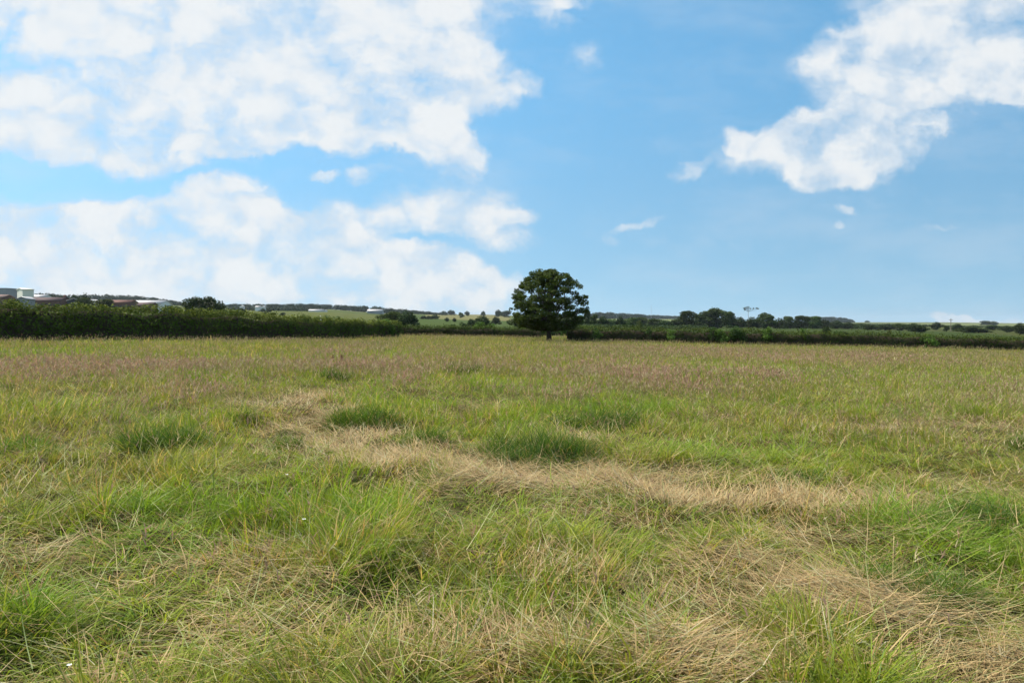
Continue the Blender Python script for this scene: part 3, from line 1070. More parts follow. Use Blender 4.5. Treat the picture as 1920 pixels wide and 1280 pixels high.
woodland('continuous scrub and low trees beyond the right hedge', [(1095, 602), (1150, 603), (1230, 604), (1280, 600), (1360, 599), (1450, 600), (1560, 604), (1620, 611)], 470, (.040, .062, .018), 1.0, 2.2, 30)
woodland('near thicket of bushes right of the oak beyond the hedge', [(1085, 607), (1130, 610), (1180, 610), (1250, 610), (1300, 613)], 250, (.036, .058, .015), .6, 5, 12)
woodland('scrubby far hedgerow line on the right below the skyline', [(1600, 606), (1700, 607), (1760, 609), (1830, 611), (1960, 612)], 800, (.036, .055, .018), 1.4, 1.4, 40)

# ------------------------------------------------------------------ buildings on the left and far farms
M_cream = plain('cream_cladding', (.82, .78, .66), .6, .2, .4, .08)
M_white = plain('white_cladding', (.80, .78, .76), .6, .2, .4, .08)
M_greyc = plain('grey_cladding', (.27, .28, .29), .6, .2, .4, .15)
M_brick = plain('brick_wall', (.16, .088, .068), .9, .1, 1.5, .25)
M_tile = plain('brown_tiles', (.105, .068, .066), .8, .15, 1.2, .25)
M_redtile = plain('red_tiles', (.17, .085, .065), .8, .15, 1.2, .25)
M_sheet = plain('pale_roof_sheet', (.48, .45, .44), .5, .3, .6, .1)
M_pink = plain('salmon_roof', (.38, .24, .19), .7, .2, .8, .15)
M_dark = plain('dark_opening', (.03, .03, .035), .4, .4, 1.0, .2)
M_wood_p = plain('weathered_wood', (.20, .17, .13), .9, .1, 5, .3)
M_steel = plain('galvanised_steel', (.35, .36, .37), .5, .4, 3, .2)


def box(x0, x1, y0, y1, z0, z1):
    v = np.array([(x, y, z) for z in (z0, z1) for y in (y0, y1) for x in (x0, x1)], float)
    f = np.array([(0, 2, 3, 1), (4, 5, 7, 6), (0, 1, 5, 4), (2, 6, 7, 3), (0, 4, 6, 2), (1, 3, 7, 5)])
    return v, f


def building(label, name, pxa, pxb, top, eaves, d, wall, roof, depth, gable='side', wins=0, door=False, chimney=None, sink=0.0, yaw=0.0, cat='building'):
    pxm = .5 * (pxa + pxb)
    x, y, zt = at(pxm, top, d)
    ze = at(pxm, eaves, d)[2]
    z0 = gz(x, y) - .3
    w = (pxb - pxa) * d / F
    he, ht = ze - z0, zt - z0
    t = empty(name, (x, y, z0), yaw)
    tag(t, label, cat)
    hw, hd = w / 2, depth / 2
    if gable == 'side':          # ridge runs across the view
        v = np.array([(-hw, -hd, 0), (hw, -hd, 0), (hw, hd, 0), (-hw, hd, 0), (-hw, -hd, he), (hw, -hd, he), (hw, hd, he), (-hw, hd, he), (-hw, 0, ht - .1), (hw, 0, ht - .1)])
        f = [(0, 1, 5, 4), (2, 3, 7, 6), (1, 2, 6, 5), (3, 0, 4, 7), (5, 6, 9, 9), (7, 4, 8, 8)]
        rv = [(-hw - .3, -hd - .4, he - .12), (hw + .3, -hd - .4, he - .12), (hw + .3, 0, ht), (-hw - .3, 0, ht), (hw + .3, hd + .4, he - .12), (-hw - .3, hd + .4, he - .12)]
        th = .2
        rv2 = [(a, b_, c + th) for (a, b_, c) in rv]
        rf = [(0, 1, 2, 3), (3, 2, 4, 5), (6, 9, 8, 7), (9, 11, 10, 8), (0, 6, 7, 1), (5, 4, 10, 11), (1, 7, 8, 2), (2, 8, 10, 4), (0, 3, 9, 6), (3, 5, 11, 9)]
    elif gable == 'front':       # gable end faces the view
        v = np.array([(-hw, -hd, 0), (hw, -hd, 0), (hw, hd, 0), (-hw, hd, 0), (-hw, -hd, he), (hw, -hd, he), (hw, hd, he), (-hw, hd, he), (0, -hd, ht - .1), (0, hd, ht - .1)])
        f = [(0, 1, 5, 4), (2, 3, 7, 6), (1, 2, 6, 5), (3, 0, 4, 7), (4, 5, 8, 8), (6, 7, 9, 9)]
        rv = [(-hw - .4, -hd - .3, he - .12), (-hw - .4, hd + .3, he - .12), (0, hd + .3, ht), (0, -hd - .3, ht), (hw + .4, hd + .3, he - .12), (hw + .4, -hd - .3, he - .12)]
        th = .2
        rv2 = [(a, b_, c + th) for (a, b_, c) in rv]
        rf = [(0, 1, 2, 3), (3, 2, 4, 5), (6, 9, 8, 7), (9, 11, 10, 8), (0, 6, 7, 1), (5, 4, 10, 11), (1, 7, 8, 2), (2, 8, 10, 4), (0, 3, 9, 6), (3, 5, 11, 9)]
    else:                        # flat roof with a parapet
        v, f = box(-hw, hw, -hd, hd, 0, ht - .3)
        rv2, rf = None, None
    me_f = [tuple(q) for q in np.asarray(f)]
    m_ = bpy.data.meshes.new('wall')
    m_.from_pydata([tuple(q) for q in v], [], [tuple(dict.fromkeys(q)) for q in me_f])
    m_.materials.append(wall)
    wo = bpy.data.objects.new('wall', m_)
    COL.objects.link(wo)
    wo.parent = t
    if rf is None:
        vv_, ff_ = merge([box(-hw - .15, hw + .15, -hd - .15, hd + .15, ht - .3, ht)])
        ro = mesh_obj('roof', vv_, ff_, roof, t)
    else:
        ro = mesh_obj('roof', np.array(rv + rv2), np.array(rf), roof, t)
    if chimney is not None:
        vv_, ff_ = box(hw * chimney - .5, hw * chimney + .5, -.4, .4, ht - .6, ht + 1.3)
        mesh_obj('chimney', vv_, ff_, M_brick, ro)
    for k in range(wins):
        cx = -hw + w * (k + .5) / wins
        zc = he * .62
        vv_, ff_ = box(cx - .6, cx + .6, -hd - .06, -hd + .05, zc - .55, zc + .55)
        mesh_obj('window', vv_, ff_, M_dark, t)
    if door:
        vv_, ff_ = box(hw * .1, hw * .1 + min(3.0, w * .25), -hd - .07, -hd + .05, 0.3, min(3.4, he * .7))
        mesh_obj('door', vv_, ff_, M_steel, t)
    return t


building('dark grey flat-roofed block cut by the left edge of the photo', 'industrial_block', -30, 30, 541, 543, 400, M_greyc, M_greyc, 14, 'flat', 5)
building('tall cream shed at the far left behind the hedge', 'industrial_shed', 29, 66, 541, 543.5, 385, M_cream, M_cream, 5, 'front', 0, True, None, 0, -.75)
building('red brick house with salmon roof at the left edge', 'brick_house', -32, 17, 553, 558, 330, M_brick, M_pink, 8, 'side', 5)
building('small grey gabled shed in front of the tall cream shed', 'small_shed', 40, 58, 557, 561, 335, M_greyc, M_sheet, 6, 'front', 1)
building('low building with white roof right of the cream shed', 'low_building', 64, 90, 553, 557, 420, M_white, M_sheet, 8, 'side', 3)
building('long house row with purple-brown tiled roof and chimney', 'house_row', 64, 124, 558, 564, 350, M_brick, M_tile, 9, 'side', 8, False, .93)
building('dark gabled barn with pale side right of the house row', 'barn', 128, 150, 560, 564, 345, M_dark, M_sheet, 8, 'front', 0, False, None, 0, .5)
building('small white cottage between trees on the left', 'cottage', 172, 181, 562, 565, 400, M_white, M_sheet, 6, 'front', 1)
building('long low building with red-brown tiled roof on the left', 'long_building', 204, 252, 563, 568, 380, M_brick, M_redtile, 9, 'side', 7)
building('long white shed right of the red-brown long building', 'long_shed', 247, 312, 563.5, 569.5, 400, M_white, M_sheet, 12, 'side', 0, True)
building('purple-grey roofed lean-to standing before the long white shed', 'garage_block', 263, 290, 567.5, 572, 360, M_brick, M_tile, 6, 'side', 3)
building('tiny white farmhouse below the left ridge wood, leftmost', 'farmhouse', 451, 457, 573, 575, 860, M_white, M_sheet, 6, 'front')
building('white farmhouse below the left ridge wood, middle one', 'farmhouse', 480, 489, 573.5, 575.5, 860, M_white, M_sheet, 6, 'side')
building('white farmhouse below the left ridge wood, rightmost of three', 'farmhouse', 490, 497, 574, 576, 860, M_white, M_sheet, 6, 'front')
building('long pale barn at the top of the far left field', 'farm_barn', 580, 606, 580, 582, 860, M_white, M_sheet, 8, 'side')
building('tiny white hut at the end of the long pale barn', 'farm_hut', 608, 613, 581, 582.5, 860, M_white, M_sheet, 5, 'front')
building('grey glasshouse-like barn below the ridge wood above the dark tree clump', 'grey_barn', 690, 718, 580, 583, 1000, M_greyc, M_sheet, 12, 'side')


# ---- pole and mast
def pole():
    d = 420.0
    x, y, zt = at(1783, 597, d)
    z0 = gz(x, y)
    h = zt - z0
    t = empty('utility_pole', (x, y, z0))
    tag(t, 'pale utility pole with crossarm left of the low white cloud', 'pole')
    v, f = tube([(0, 0, -.3), (0, 0, h)], [.22, .17], 8)
    mesh_obj('post', v, f, M_wood_p, t)
    v, f = box(-1.1, 1.1, -.1, .1, h - .9, h - .7)
    mesh_obj('crossarm', v, f, M_wood_p, t)
    for k in (-.95, 0, .95):
        v, f = tube([(k, 0, h - .7), (k, 0, h - .45)], [.06, .05], 6)
        mesh_obj('insulator', v, f, M_white, t)


def mast():
    d = 1500.0
    x, y, zt = at(1221, 572, d)
    z0 = gz(x, y)
    h = zt - z0
    t = empty('radio_mast', (x, y, z0))
    tag(t, 'faint thin radio mast on the skyline right of the oak', 'mast')
    parts = []
    for k in range(3):
        a = k * 2.094
        parts.append(tube([(.45 * math.cos(a), .45 * math.sin(a), 0), (.3 * math.cos(a), .3 * math.sin(a), h)], [.06, .05], 5))
    for q in np.arange(0, h - 1, 1.5):
        for k in range(3):
            a, c = k * 2.094, (k + 1) * 2.094
            parts.append(tube([(.42 * math.cos(a), .42 * math.sin(a), q), (.42 * math.cos(c), .42 * math.sin(c), q + 1.4)], [.03, .03], 4))
    v, f = merge(parts)
    mesh_obj('lattice', v, f, M_steel, t)


pole()
mast()


# ------------------------------------------------------------------ haze
hm = bpy.data.materials.new('haze_air')
hm.use_nodes = True
hm.node_tree.nodes.clear()
hn = NT(hm.node_tree)
pv_ = hn.n('ShaderNodeVolumePrincipled')
pv_.inputs['Color'].default_value = (.80, .90, 1.0, 1)
pv_.inputs['Density'].default_value = HAZE
pv_.inputs['Anisotropy'].default_value = 0.2
hn.put(hn.n('ShaderNodeOutputMaterial').inputs['Volume'], pv_.outputs[0])
v, f = box(-13000, 13000, -13000, 13000, min(-30.0, float(GZ.min()) - 1.5), float(max(GZ.max(), 60)) + 22)
tag(mesh_obj('haze', v, f, hm), 'thin summer haze over the whole countryside', 'haze', kind='stuff')


# ------------------------------------------------------------------ grass
def blades(P, az, lean, bend, L, W, col, segs, tipcol=None, yawo=None):
    """tapering bent blades as triangles. P (n,3) feet"""
    n_ = len(P)
    ts = {1: [0, 1], 2: [0, .5, 1], 3: [0, .35, .7, 1], 5: [0, .2, .4, .6, .8, 1]}[segs]
    ca, sa = np.cos(az), np.sin(az)
    if yawo is None:
        yawo = rng.normal(size=n_) * .6
    wx, wy = -np.sin(az + yawo), np.cos(az + yawo)
    cur = np.array(P, float)
    rows = []
    for i, t in enumerate(ts):
        if i:
            tm = .5 * (t + ts[i - 1])
            th = lean + bend * tm
            dl = L * (t - ts[i - 1])
            cur = cur + np.stack([np.sin(th) * ca * dl, np.sin(th) * sa * dl, np.cos(th) * dl], 1)
        w = W * (1 - .85 * t ** 2) * .5
        off = np.stack([wx * w, wy * w, np.zeros(n_)], 1)
        if i == len(ts) - 1 and segs > 1:
            rows += [cur]
        else:
            rows += [cur - off, cur + off]
    V = np.stack(rows, 1)
    k = V.shape[1]
    fs = []
    for i in range(segs):
        a = 2 * i
        if i == segs - 1 and segs > 1:
            fs.append((a, a + 1, a + 2))
        else:
            fs += [(a, a + 1, a + 3), (a, a + 3, a + 2)]
    Fc = (np.arange(n_)[:, None, None] * k + np.array(fs)[None]).reshape(-1, 3)
    if tipcol is None:
        K = np.repeat(col, k, axis=0)
    else:
        tt = np.array(sum([[t] if (i == len(ts) - 1 and segs > 1) else [t, t] for i, t in enumerate(ts)], []))[None, :, None]
        K = (col[:, None, :] * (1 - tt ** 2) + tipcol[:, None, :] * tt ** 2).reshape(-1, 3)
    return V.reshape(-1, 3), Fc, K


def mergec(parts):
    V, Fc, K, o = [], [], [], 0
    for v, f, k in parts:
        V.append(v); Fc.append(f + o); K.append(k); o += len(v)
    return np.concatenate(V), np.concatenate(Fc), np.concatenate(K)


M_grass = leafy('grass_blade', .42, .55, .10, tint=(1.22, 1.14, .55))
M_straw = leafy('dry_grass', .2, .6, .2, tint=(1.1, 1.0, .8))
M_seed = leafy('seed_head', .3, .8, .1, tint=(1.1, 1.0, .9))

G_FRESH, G_YEL, G_BLUE = np.array([.160, .275, .024]), np.array([.305, .330, .042]), np.array([.125, .205, .065])
G_OLIVE, G_STRAW, G_BROWN, G_DARK = np.array([.205, .205, .055]), np.array([.50, .365, .175]), np.array([.26, .16, .085]), np.array([.055, .115, .022])


def sample_field(n_, d0, d1, power, spread=.80):
    """random points ahead of the viewer, count per distance ~ d**power"""
    q = power + 1
    u = rng.random(n_)
    d = (d0 ** q + u * (d1 ** q - d0 ** q)) ** (1 / q)
    u_ = rng.uniform(-spread, spread, n_)
    return u_ * d, d


def grow(n_, d0, d1, power, segs, wmin, hmul, clump):
    x, y = sample_field(n_, d0, d1, power)
    if clump:
        # gather the feet into tufts
        cs = .16
        gxx, gyy = np.floor(x / cs), np.floor(y / cs)
        hx = vnoise(gxx * 1.0 + .5, gyy * 1.0 + .5, 77)
        hy = vnoise(gxx * 1.0 + .5, gyy * 1.0 + .5, 78)
        cxp, cyp = (gxx + .2 + .6 * hx) * cs, (gyy + .2 + .6 * hy) * cs
        pull = rng.uniform(.25, .85, n_)
        dxx, dyy = x - cxp, y - cyp
        x, y = cxp + dxx * (1 - pull * .6), cyp + dyy * (1 - pull * .6)
        out = np.arctan2(dyy, dxx)
    else:
        gxx, gyy = np.floor(x / .35), np.floor(y / .5)
        out = rng.uniform(0, 2 * math.pi, n_)
    tufa, tufb = vnoise(gxx + 0., gyy + 0., 91), vnoise(gxx + 0., gyy + 0., 92)
    straw = zmask(STRAW, x, y)
    lush = zmask(LUSH, x, y)
    pink = zmask(PINK, x, y)
    straw = np.clip(straw + 1.1 * (fbm(x, y, 2.0, 11) - .48) * (straw > .08), 0, 1)
    hol = hummock(x, y)
    keep = (rng.random(n_) > straw * .76) & (rng.random(n_) < np.where(y < 30, .38 + .9 * hol, 1.0))
    x, y, out, straw, lush, pink, tufa, tufb = (a[keep] for a in (x, y, out, straw, lush, pink, tufa, tufb))
    m = len(x)
    z = ground_z(x, y)
    P = np.stack([x, y, z - .01], 1)
    pa, pb, pc = fbm(x, y, .55, 21), fbm(x, y, 1.6, 22), fbm(x, y, .16, 23)
    az = out + rng.normal(size=m) * .7
    # combed down the sides of the hummocks, and laid over by wind and rain
    hm_ = hummock(x, y)
    e = .06
    gxh, gyh = hummock(x + e, y) - hummock(x - e, y), hummock(x, y + e) - hummock(x, y - e)
    slope = np.hypot(gxh, gyh)
    swirl = 2 * math.pi * fbm(x, y, .35, 24, 2) * 1.6
    laid = sst(fbm(x, y, .8, 25, 2), .38, .62) * (1 - sst(y, 16, 30))
    sel = rng.random(m)
    az = np.where(sel < .42, np.arctan2(-gyh, -gxh) + rng.normal(size=m) * .45, np.where(sel < .70, swirl + rng.normal(size=m) * .45, az))
    tall = .70 + .4 * pa + .22 * lush - .45 * straw + .22 * (hm_ - .4)
    L = hmul * tall * (.66 + .7 * tufa ** 1.5) * rng.lognormal(0, .28, m)
    lean = np.abs(rng.normal(size=m)) * (.34 + .25 * straw + .5 * laid) + .10 + .35 * laid
    bend = np.abs(rng.normal(size=m)) * .8 + .2 + .7 * (pb > .5) * rng.random(m) + .35 * laid
    W = np.maximum(wmin * rng.uniform(.6, 1.5, m), 0.00065 * y * rng.uniform(.6, 1.3, m))
    # colours of the sward
    r1 = rng.random((m, 1))
    mixy = np.clip(pb * .6 + tufb * .7 - .12, 0, 1)[:, None]
    base = G_FRESH * (1 - mixy) + G_YEL * mixy
    base = np.where(r1 < .10, G_BLUE, base)
    lu = (lush * .9)[:, None]
    base = base * (1 - lu) + (G_FRESH * .9 + G_DARK * .25) * lu
    ol = np.clip((pc - .42) * 2.2 + sst(y, 18, 60) * .40 - lush * .5, 0, .9)[:, None]
    base = base * (1 - ol * .7) + G_OLIVE * ol * .7
    dry = (rng.random(m) < (.06 + .09 * ol[:, 0] + .45 * straw + .10 * (pa > .55) + .22 * (tufb > .78) - .08 * lush))[:, None]
    base = np.where(dry, np.where(rng.random((m, 1)) < .75, G_STRAW, G_BROWN * 1.3), base)
    base = base * rng.uniform(.75, 1.25, (m, 1)) * (.8 + .4 * tufa[:, None])
    tip = np.where(rng.random((m, 1)) < .25, base * .6 + G_STRAW * .4, base)
    return blades(P, az, lean, bend, L, W, base, segs, tip)


parts = [grow(170000, 2.6, 9.0, -.45, 3, .0062, .225, True),
         grow(190000, 8.6, 22, -.5, 2, .0074, .26, True),
         grow(160000, 21, 48, -.4, 2, .008, .31, False),
         grow(150000, 46, 98, .2, 1, .012, .28, False)]
v, f, k = mergec(parts)
print('GRASS tris', len(f))
g = mesh_obj('grass', v, f, M_grass, col=np.clip(k, .003, .9))
tag(g, 'rough green and yellow meadow grass covering the whole field', 'grass', kind='stuff')


# ---- dry straw lying flat
def straw_layer(cov, n_, d0, d1, power, wmin):
    x, y = sample_field(n_ * 4, d0, d1, power)
    s = zmask(STRAW, x, y)
    s = np.clip(s + 1.1 * (fbm(x, y, 2.0, 11) - .48) * (s > .05), 0, 1)
    keep = rng.random(len(x)) < (.012 + .988 * s ** 1.3) * cov
    x, y, s = x[keep], y[keep], s[keep]
    m = len(x)
    z = ground_z(x, y) + rng.uniform(.01, .07, m) + .08 * rng.random(m) * (1 - s)
    az = 2.75 + 1.6 * (fbm(x, y, .6, 13, 2) - .5) * 3 + rng.normal(size=m) * .55 + math.pi * (rng.random(m) < .35)
    lean = rng.normal(size=m) * .16 + 1.42
    bend = rng.normal(size=m) * .35
    L = rng.uniform(.14, .42, m)
    W = np.maximum(wmin * rng.uniform(.6, 1.5, m), .0006 * y * rng.uniform(.6, 1.3, m))
    r1 = rng.random((m, 1))
    base = np.where(r1 < .60, G_STRAW, np.where(r1 < .82, np.array([.44, .28, .13]), np.where(r1 < .93, np.array([.33, .33, .13]), np.array([.52, .46, .30]))))
    base = base * rng.uniform(.65, 1.2, (m, 1))
    return blades(np.stack([x, y, z], 1), az, lean, bend, L, W, base, 2)


def loose_strands(n_, d0, d1):
    x, y = sample_field(n_, d0, d1, -.2)
    m = n_
    z = ground_z(x, y) + rng.uniform(.05, .20, m) * (1 - .6 * np.clip(zmask(STRAW, x, y), 0, 1))
    az = 2.6 + 2.5 * (fbm(x, y, .5, 14, 2) - .5) + rng.normal(size=m) * .8 + math.pi * (rng.random(m) < .45)
    lean = rng.uniform(1.05, 1.65, m)
    L = rng.uniform(.18, .55, m)
    W = np.maximum(.0036 * rng.uniform(.6, 1.4, m), .0005 * y)
    r1 = rng.random((m, 1))
    base = np.where(r1 < .45, np.array([.42, .40, .18]), np.where(r1 < .75, G_STRAW * 1.05, np.where(r1 < .9, np.array([.30, .36, .13]), G_BROWN * 1.2)))
    return blades(np.stack([x, y, z], 1), az, lean, rng.normal(size=m) * .45, L, W, base * rng.uniform(.75, 1.2, (m, 1)), 3)


parts = [loose_strands(3200, 2.8, 8), loose_strands(3600, 7, 18), straw_layer(.50, 52000, 2.6, 7, -.3, .0042), straw_layer(.72, 52000, 6.5, 17, -.3, .0055), straw_layer(.6, 26000, 17, 40, 0, .01)]
v, f, k = mergec(parts)
print('STRAW tris', len(f))
o = mesh_obj('dry_straw', v, f, M_straw, col=np.clip(k, .003, .9))
tag(o, 'dry straw-coloured grass lying flat along the trampled track', 'straw', kind='stuff')


# ---- flowering stalks
def stalks(n_, d0, d1, power, hmul, wst, head_n):
    x, y = sample_field(n_ * 3, d0, d1, power)
    p_ = zmask(PINK, x, y)
    st = zmask(STRAW, x, y)
    lu = zmask(LUSH, x, y)
    den = .22 + .6 * sst(fbm(x, y, .22, 51), .42, .62) * sst(y, 7, 14) + 1.0 * p_ - .8 * st - .35 * lu
    keep = rng.random(len(x)) < den
    x, y, p_ = x[keep][:n_], y[keep][:n_], p_[keep][:n_]
    m = len(x)
    z = ground_z(x, y)
    P = np.stack([x, y, z], 1)
    az = rng.uniform(0, 6.28, m)
    lean = np.abs(rng.normal(size=m)) * .16
    bend = np.abs(rng.normal(size=m)) * .35
    L = hmul * rng.lognormal(0, .2, m)
    W = np.maximum(wst, .00035 * y)
    cs = np.where(rng.random((m, 1)) < .5, np.array([.27, .26, .085]), np.array([.20, .25, .06])) * rng.uniform(.8, 1.2, (m, 1))
    out = [blades(P, az, lean, bend, L, np.full(m, 1.0) * W, cs, 2)]
    # the panicle: a few slanting tufts along the upper quarter
    th = lean + bend * .75
    dirv = np.stack([np.sin(th) * np.cos(az), np.sin(th) * np.sin(az), np.cos(th)], 1)
    top = P + dirv * (L * .97)[:, None]
    pale = rng.random((m, 1)) < .40
    ch = np.where(pale, np.array([.46, .38, .22]), np.array([.33, .215, .145])) * rng.uniform(.75, 1.2, (m, 1))
    ch = np.where((rng.random((m, 1)) < .6) & (p_[:, None] > .3), np.array([.40, .25, .175]) * rng.uniform(.8, 1.2, (m, 1)), ch)
    hl = rng.uniform(.05, .11, m) * (1 + .5 * np.clip(p_, 0, 1))
    for q in range(head_n):
        ps = top - dirv * (hl * (1.0 - q / max(1, head_n)))[:, None]
        a2 = rng.uniform(0, 6.28, m)
        out.append(blades(ps, a2, rng.uniform(.15, .7, m) + .3, rng.uniform(0, .5, m), hl * rng.uniform(.5, .9, m),
                          np.maximum(.007, .0006 * y) * rng.uniform(.7, 1.4, m) * (1 + .6 * np.clip(p_, 0, 1)), ch, 1 if d0 > 12 else 2))
    return mergec(out)


parts = [stalks(1100, 3.2, 10, .4, .40, .0022, 6), stalks(14000, 9, 24, .4, .41, .003, 4), stalks(23000, 22, 50, .4, .41, .005, 3), stalks(25000, 48, 96, .5, .37, .008, 2)]
v, f, k = mergec(parts)
print('SEED tris', len(f))
o = mesh_obj('seed_heads', v, f, M_seed, col=np.clip(k, .003, .9))
tag(o, 'purplish and buff grass seed heads swaying above the meadow', 'seed heads', kind='stuff')


# ---- tussocks that stand out one by one
def tussock(label, px, py, wpx, hpx, n_, dark=.5, wide=.006):
    x, y, z = gnd(px, py)
    rx, hh = wpx * y / F * .58, hpx * y / F * .92
    t_ = None
    m = int(n_ * 1.5)
    nc = max(5, m // 90)                                   # several crowns grown together
    ca_, cq = rng.uniform(0, 6.28, nc), np.sqrt(rng.random(nc))
    cX, cY = cq * np.cos(ca_) * rx, cq * np.sin(ca_) * rx * .75
    ci = rng.integers(0, nc, m)
    X = cX[ci] + rng.normal(size=m) * rx * .13
    Y = cY[ci] + rng.normal(size=m) * rx * .11
    q = np.hypot(X / rx, Y / (rx * .75))
    Zb = ground_z(X + x, Y + y) - z
    P = np.stack([X, Y, Zb - .01], 1)
    az = np.where(rng.random(m) < .6, np.arctan2(Y - cY[ci], X - cX[ci]), rng.uniform(-1.9, -.4, nc)[ci]) + rng.normal(size=m) * .6
    lean = np.abs(rng.normal(size=m)) * .6 + .15
    L = hh * rng.uniform(.6, 1.35, m) * rng.uniform(.7, 1.25, nc)[ci] * (1.15 - .4 * np.clip(q, 0, 1.3))
    tone = np.clip(dark + rng.normal(size=nc) * .22, 0, 1)[ci][:, None]
    base = (G_DARK * tone + G_FRESH * .85 * (1 - tone)) * rng.uniform(.7, 1.35, (m, 1))
    base = np.where(rng.random((m, 1)) < .14, G_BLUE * .85, base)
    base = np.where(rng.random((m, 1)) < .07, G_STRAW * .8, base)
    v_, f_, k_ = blades(P, az, lean, np.abs(rng.normal(size=m)) * .9 + .3, L, np.maximum(wide, .0007 * y) * rng.uniform(.6, 1.4, m), base, 3)
    o_ = mesh_obj('grass_tussock', v_, f_, M_grass, col=np.clip(k_, .003, .9))
    o_.location = (x, y, z)
    tag(o_, label, 'grass tussock', 'green tussocks in the meadow')
    return o_


tussock('large dark green tussock bordering the straw track, below the oak', 1010, 852, 190, 62, 2800, .9)
tussock('dark green tussock left of the largest one beside the straw track', 800, 830, 90, 45, 900, .5)
tussock('dark green tussock inside the bend of the straw track', 690, 792, 120, 50, 1800, .75)
tussock('wide green tussock right of the bend, beyond the largest one', 1140, 800, 170, 40, 1900, .8)
tussock('dark green tussock standing in tall grass on the left', 300, 840, 150, 60, 2200, .85)
tussock('small dark tussock at the far end of the straw track', 615, 714, 60, 30, 700, .85)
tussock('small dark tussock in the middle distance, straight below the oak', 865, 702, 56, 26, 600, .85)
tussock('small green tussock on the left edge of the track bend', 455, 792, 60, 32, 600, .5)
tussock('green tussock at the left edge of the photo, mid field', 40, 850, 110, 50, 1100, .45)
tussock('green tussock left of the straw track in front of its bend', 530, 850, 70, 42, 700, .6)
tussock('bright green tussock poking through the straw at the track\'s near edge', 800, 908, 60, 40, 500, .3)
tussock('dark green tussock at the right edge, nearest the track\'s right end', 1830, 985, 200, 60, 2200, .75)
tussock('green tussock right of the straw track, among pale stems', 1490, 900, 90, 36, 800, .55)
tussock('tall green tussock in the near right, beside the flattened straw', 1720, 1120, 190, 90, 1400, .45)
tussock('bluish green tussock cut by the right edge above the near straw', 1905, 840, 40, 40, 400, .6)
tussock('small low tussock in the right middle distance', 1600, 822, 80, 16, 500, .6)


# ---- arched brown dry stems, a dock, a few flowers
def dry_stems():
    x, y, z = gnd(550, 778)
    parts_ = []
    m = 22
    P = np.stack([rng.uniform(-.3, .3, m), rng.uniform(-.2, .2, m), np.zeros(m)], 1)
    col_ = np.array([.10, .052, .035])[None, :] * rng.uniform(.7, 1.3, (m, 1))
    v_, f_, k_ = blades(P, rng.uniform(-.5, .5, m), rng.uniform(.1, .5, m), rng.uniform(.9, 1.7, m), rng.uniform(.3, .5, m), np.full(m, .012), col_, 5)
    o_ = mesh_obj('dry_stems', v_, f_, M_straw, col=k_)
    o_.location = (x, y, z)
    tag(o_, 'clump of arched dark brown dry stems at the bend of the straw track', 'dry stems')


dry_stems()


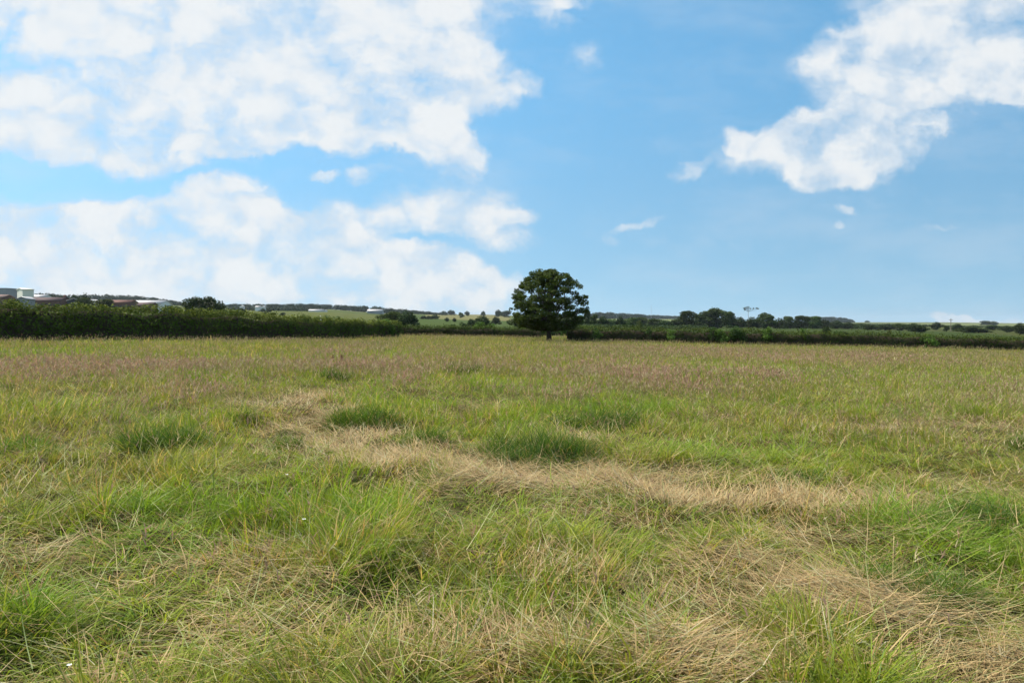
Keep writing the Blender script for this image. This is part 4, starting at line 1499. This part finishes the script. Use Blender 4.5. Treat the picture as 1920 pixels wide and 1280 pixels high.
def dock(label, px, py, hpx, colr):
    x, y, z = gnd(px, py)
    hh = hpx * y / F
    t = empty('dock_plant', (x, y, z))
    tag(t, label, 'plant')
    parts_, hv = [], []
    for q in range(5):
        a = rng.uniform(0, 6.28)
        parts_.append(tube(*bent_limb((0, 0, 0), (.18 * math.cos(a), .18 * math.sin(a), hh * rng.uniform(.75, 1)), .008, .004, .03), 5))
        hv.append(((.16 * math.cos(a), .16 * math.sin(a), hh * .75, .05, .05, hh * .22)))
    v_, f_ = merge(parts_)
    mesh_obj('stems', v_, f_, M_stem, t)
    v_, f_, k_ = lobe_leaves(hv, 900, .045, np.array(colr), .35, .5, .8)
    mesh_obj('seed_spike', v_, f_, M_seed, t, col=k_)
    m = 16
    v_, f_, k_ = blades(np.zeros((m, 3)), rng.uniform(0, 6.28, m), rng.uniform(.3, .9, m), rng.uniform(.3, .9, m), rng.uniform(.15, .3, m), np.full(m, .05), np.tile(G_DARK * 1.2, (m, 1)), 3)
    mesh_obj('leaves', v_, f_, M_grass, t, col=k_)


M_stem = plain('green_stem', (.12, .17, .05), .6, .2, 8, .2)
dock('reddish brown dock plant in the far meadow left of centre', 632, 690, 26, (.24, .12, .08))
dock('dark green dock standing up in the right half of the meadow', 1450, 716, 27, (.19, .15, .07))
dock('small olive dock near the right hedge', 1393, 648, 10, (.16, .16, .05))
M_petal = plain('yellow_petal', (.80, .62, .03), .5, .3, 8, .1)
M_petalw = plain('white_petal', (.80, .80, .76), .5, .3, 8, .05)


def flower(label, px, py, white=False, hgt=.34, size=.013):
    d = 1.7 * F / (py - HZ) * .85
    x, y, zt = at(px, py, d)
    z = gz(x, y)
    hgt = zt - z
    t = empty('white_flower' if white else 'buttercup', (x, y, z))
    tag(t, label, 'flower')
    v_, f_ = tube([(0, 0, 0), (.01, 0, hgt * .5), (0, .01, hgt)], [.0025, .002, .0018], 5)
    mesh_obj('stem', v_, f_, M_stem, t)
    for q in range(5):
        a = q * 1.2566
        c, s = math.cos(a), math.sin(a)
        s_ = max(size, .0009 * y)
        pv = np.array([(0, 0, hgt), (c * s_ * .8 - s * s_ * .55, s * s_ * .8 + c * s_ * .55, hgt + s_ * .45), (c * s_ * 1.3, s * s_ * 1.3, hgt + s_ * .6), (c * s_ * .8 + s * s_ * .55, s * s_ * .8 - c * s_ * .55, hgt + s_ * .45)])
        mesh_obj('petal', pv, np.array([(0, 3, 2, 1)]), M_petalw if white else M_petal, t)


flower('yellow buttercup above the tussock inside the track bend', 706, 738)
flower('yellow buttercup in the right half of the meadow, above the straw', 1723, 836)
flower('yellow buttercup in the grass left of the straw bend', 425, 730)
flower('yellow buttercup near the left edge of the meadow', 33, 738)
flower('yellow buttercup just left of the arched brown stems', 455, 748)
flower('yellow buttercup low in the tall grass, right of centre', 1322, 742)
flower('white flower in the lower left corner', 130, 1247, True, size=.009)
flower('white clover-like flower in the left foreground grass', 538, 890, True)
flower('white flower left of the bright near tussock', 570, 974, True)
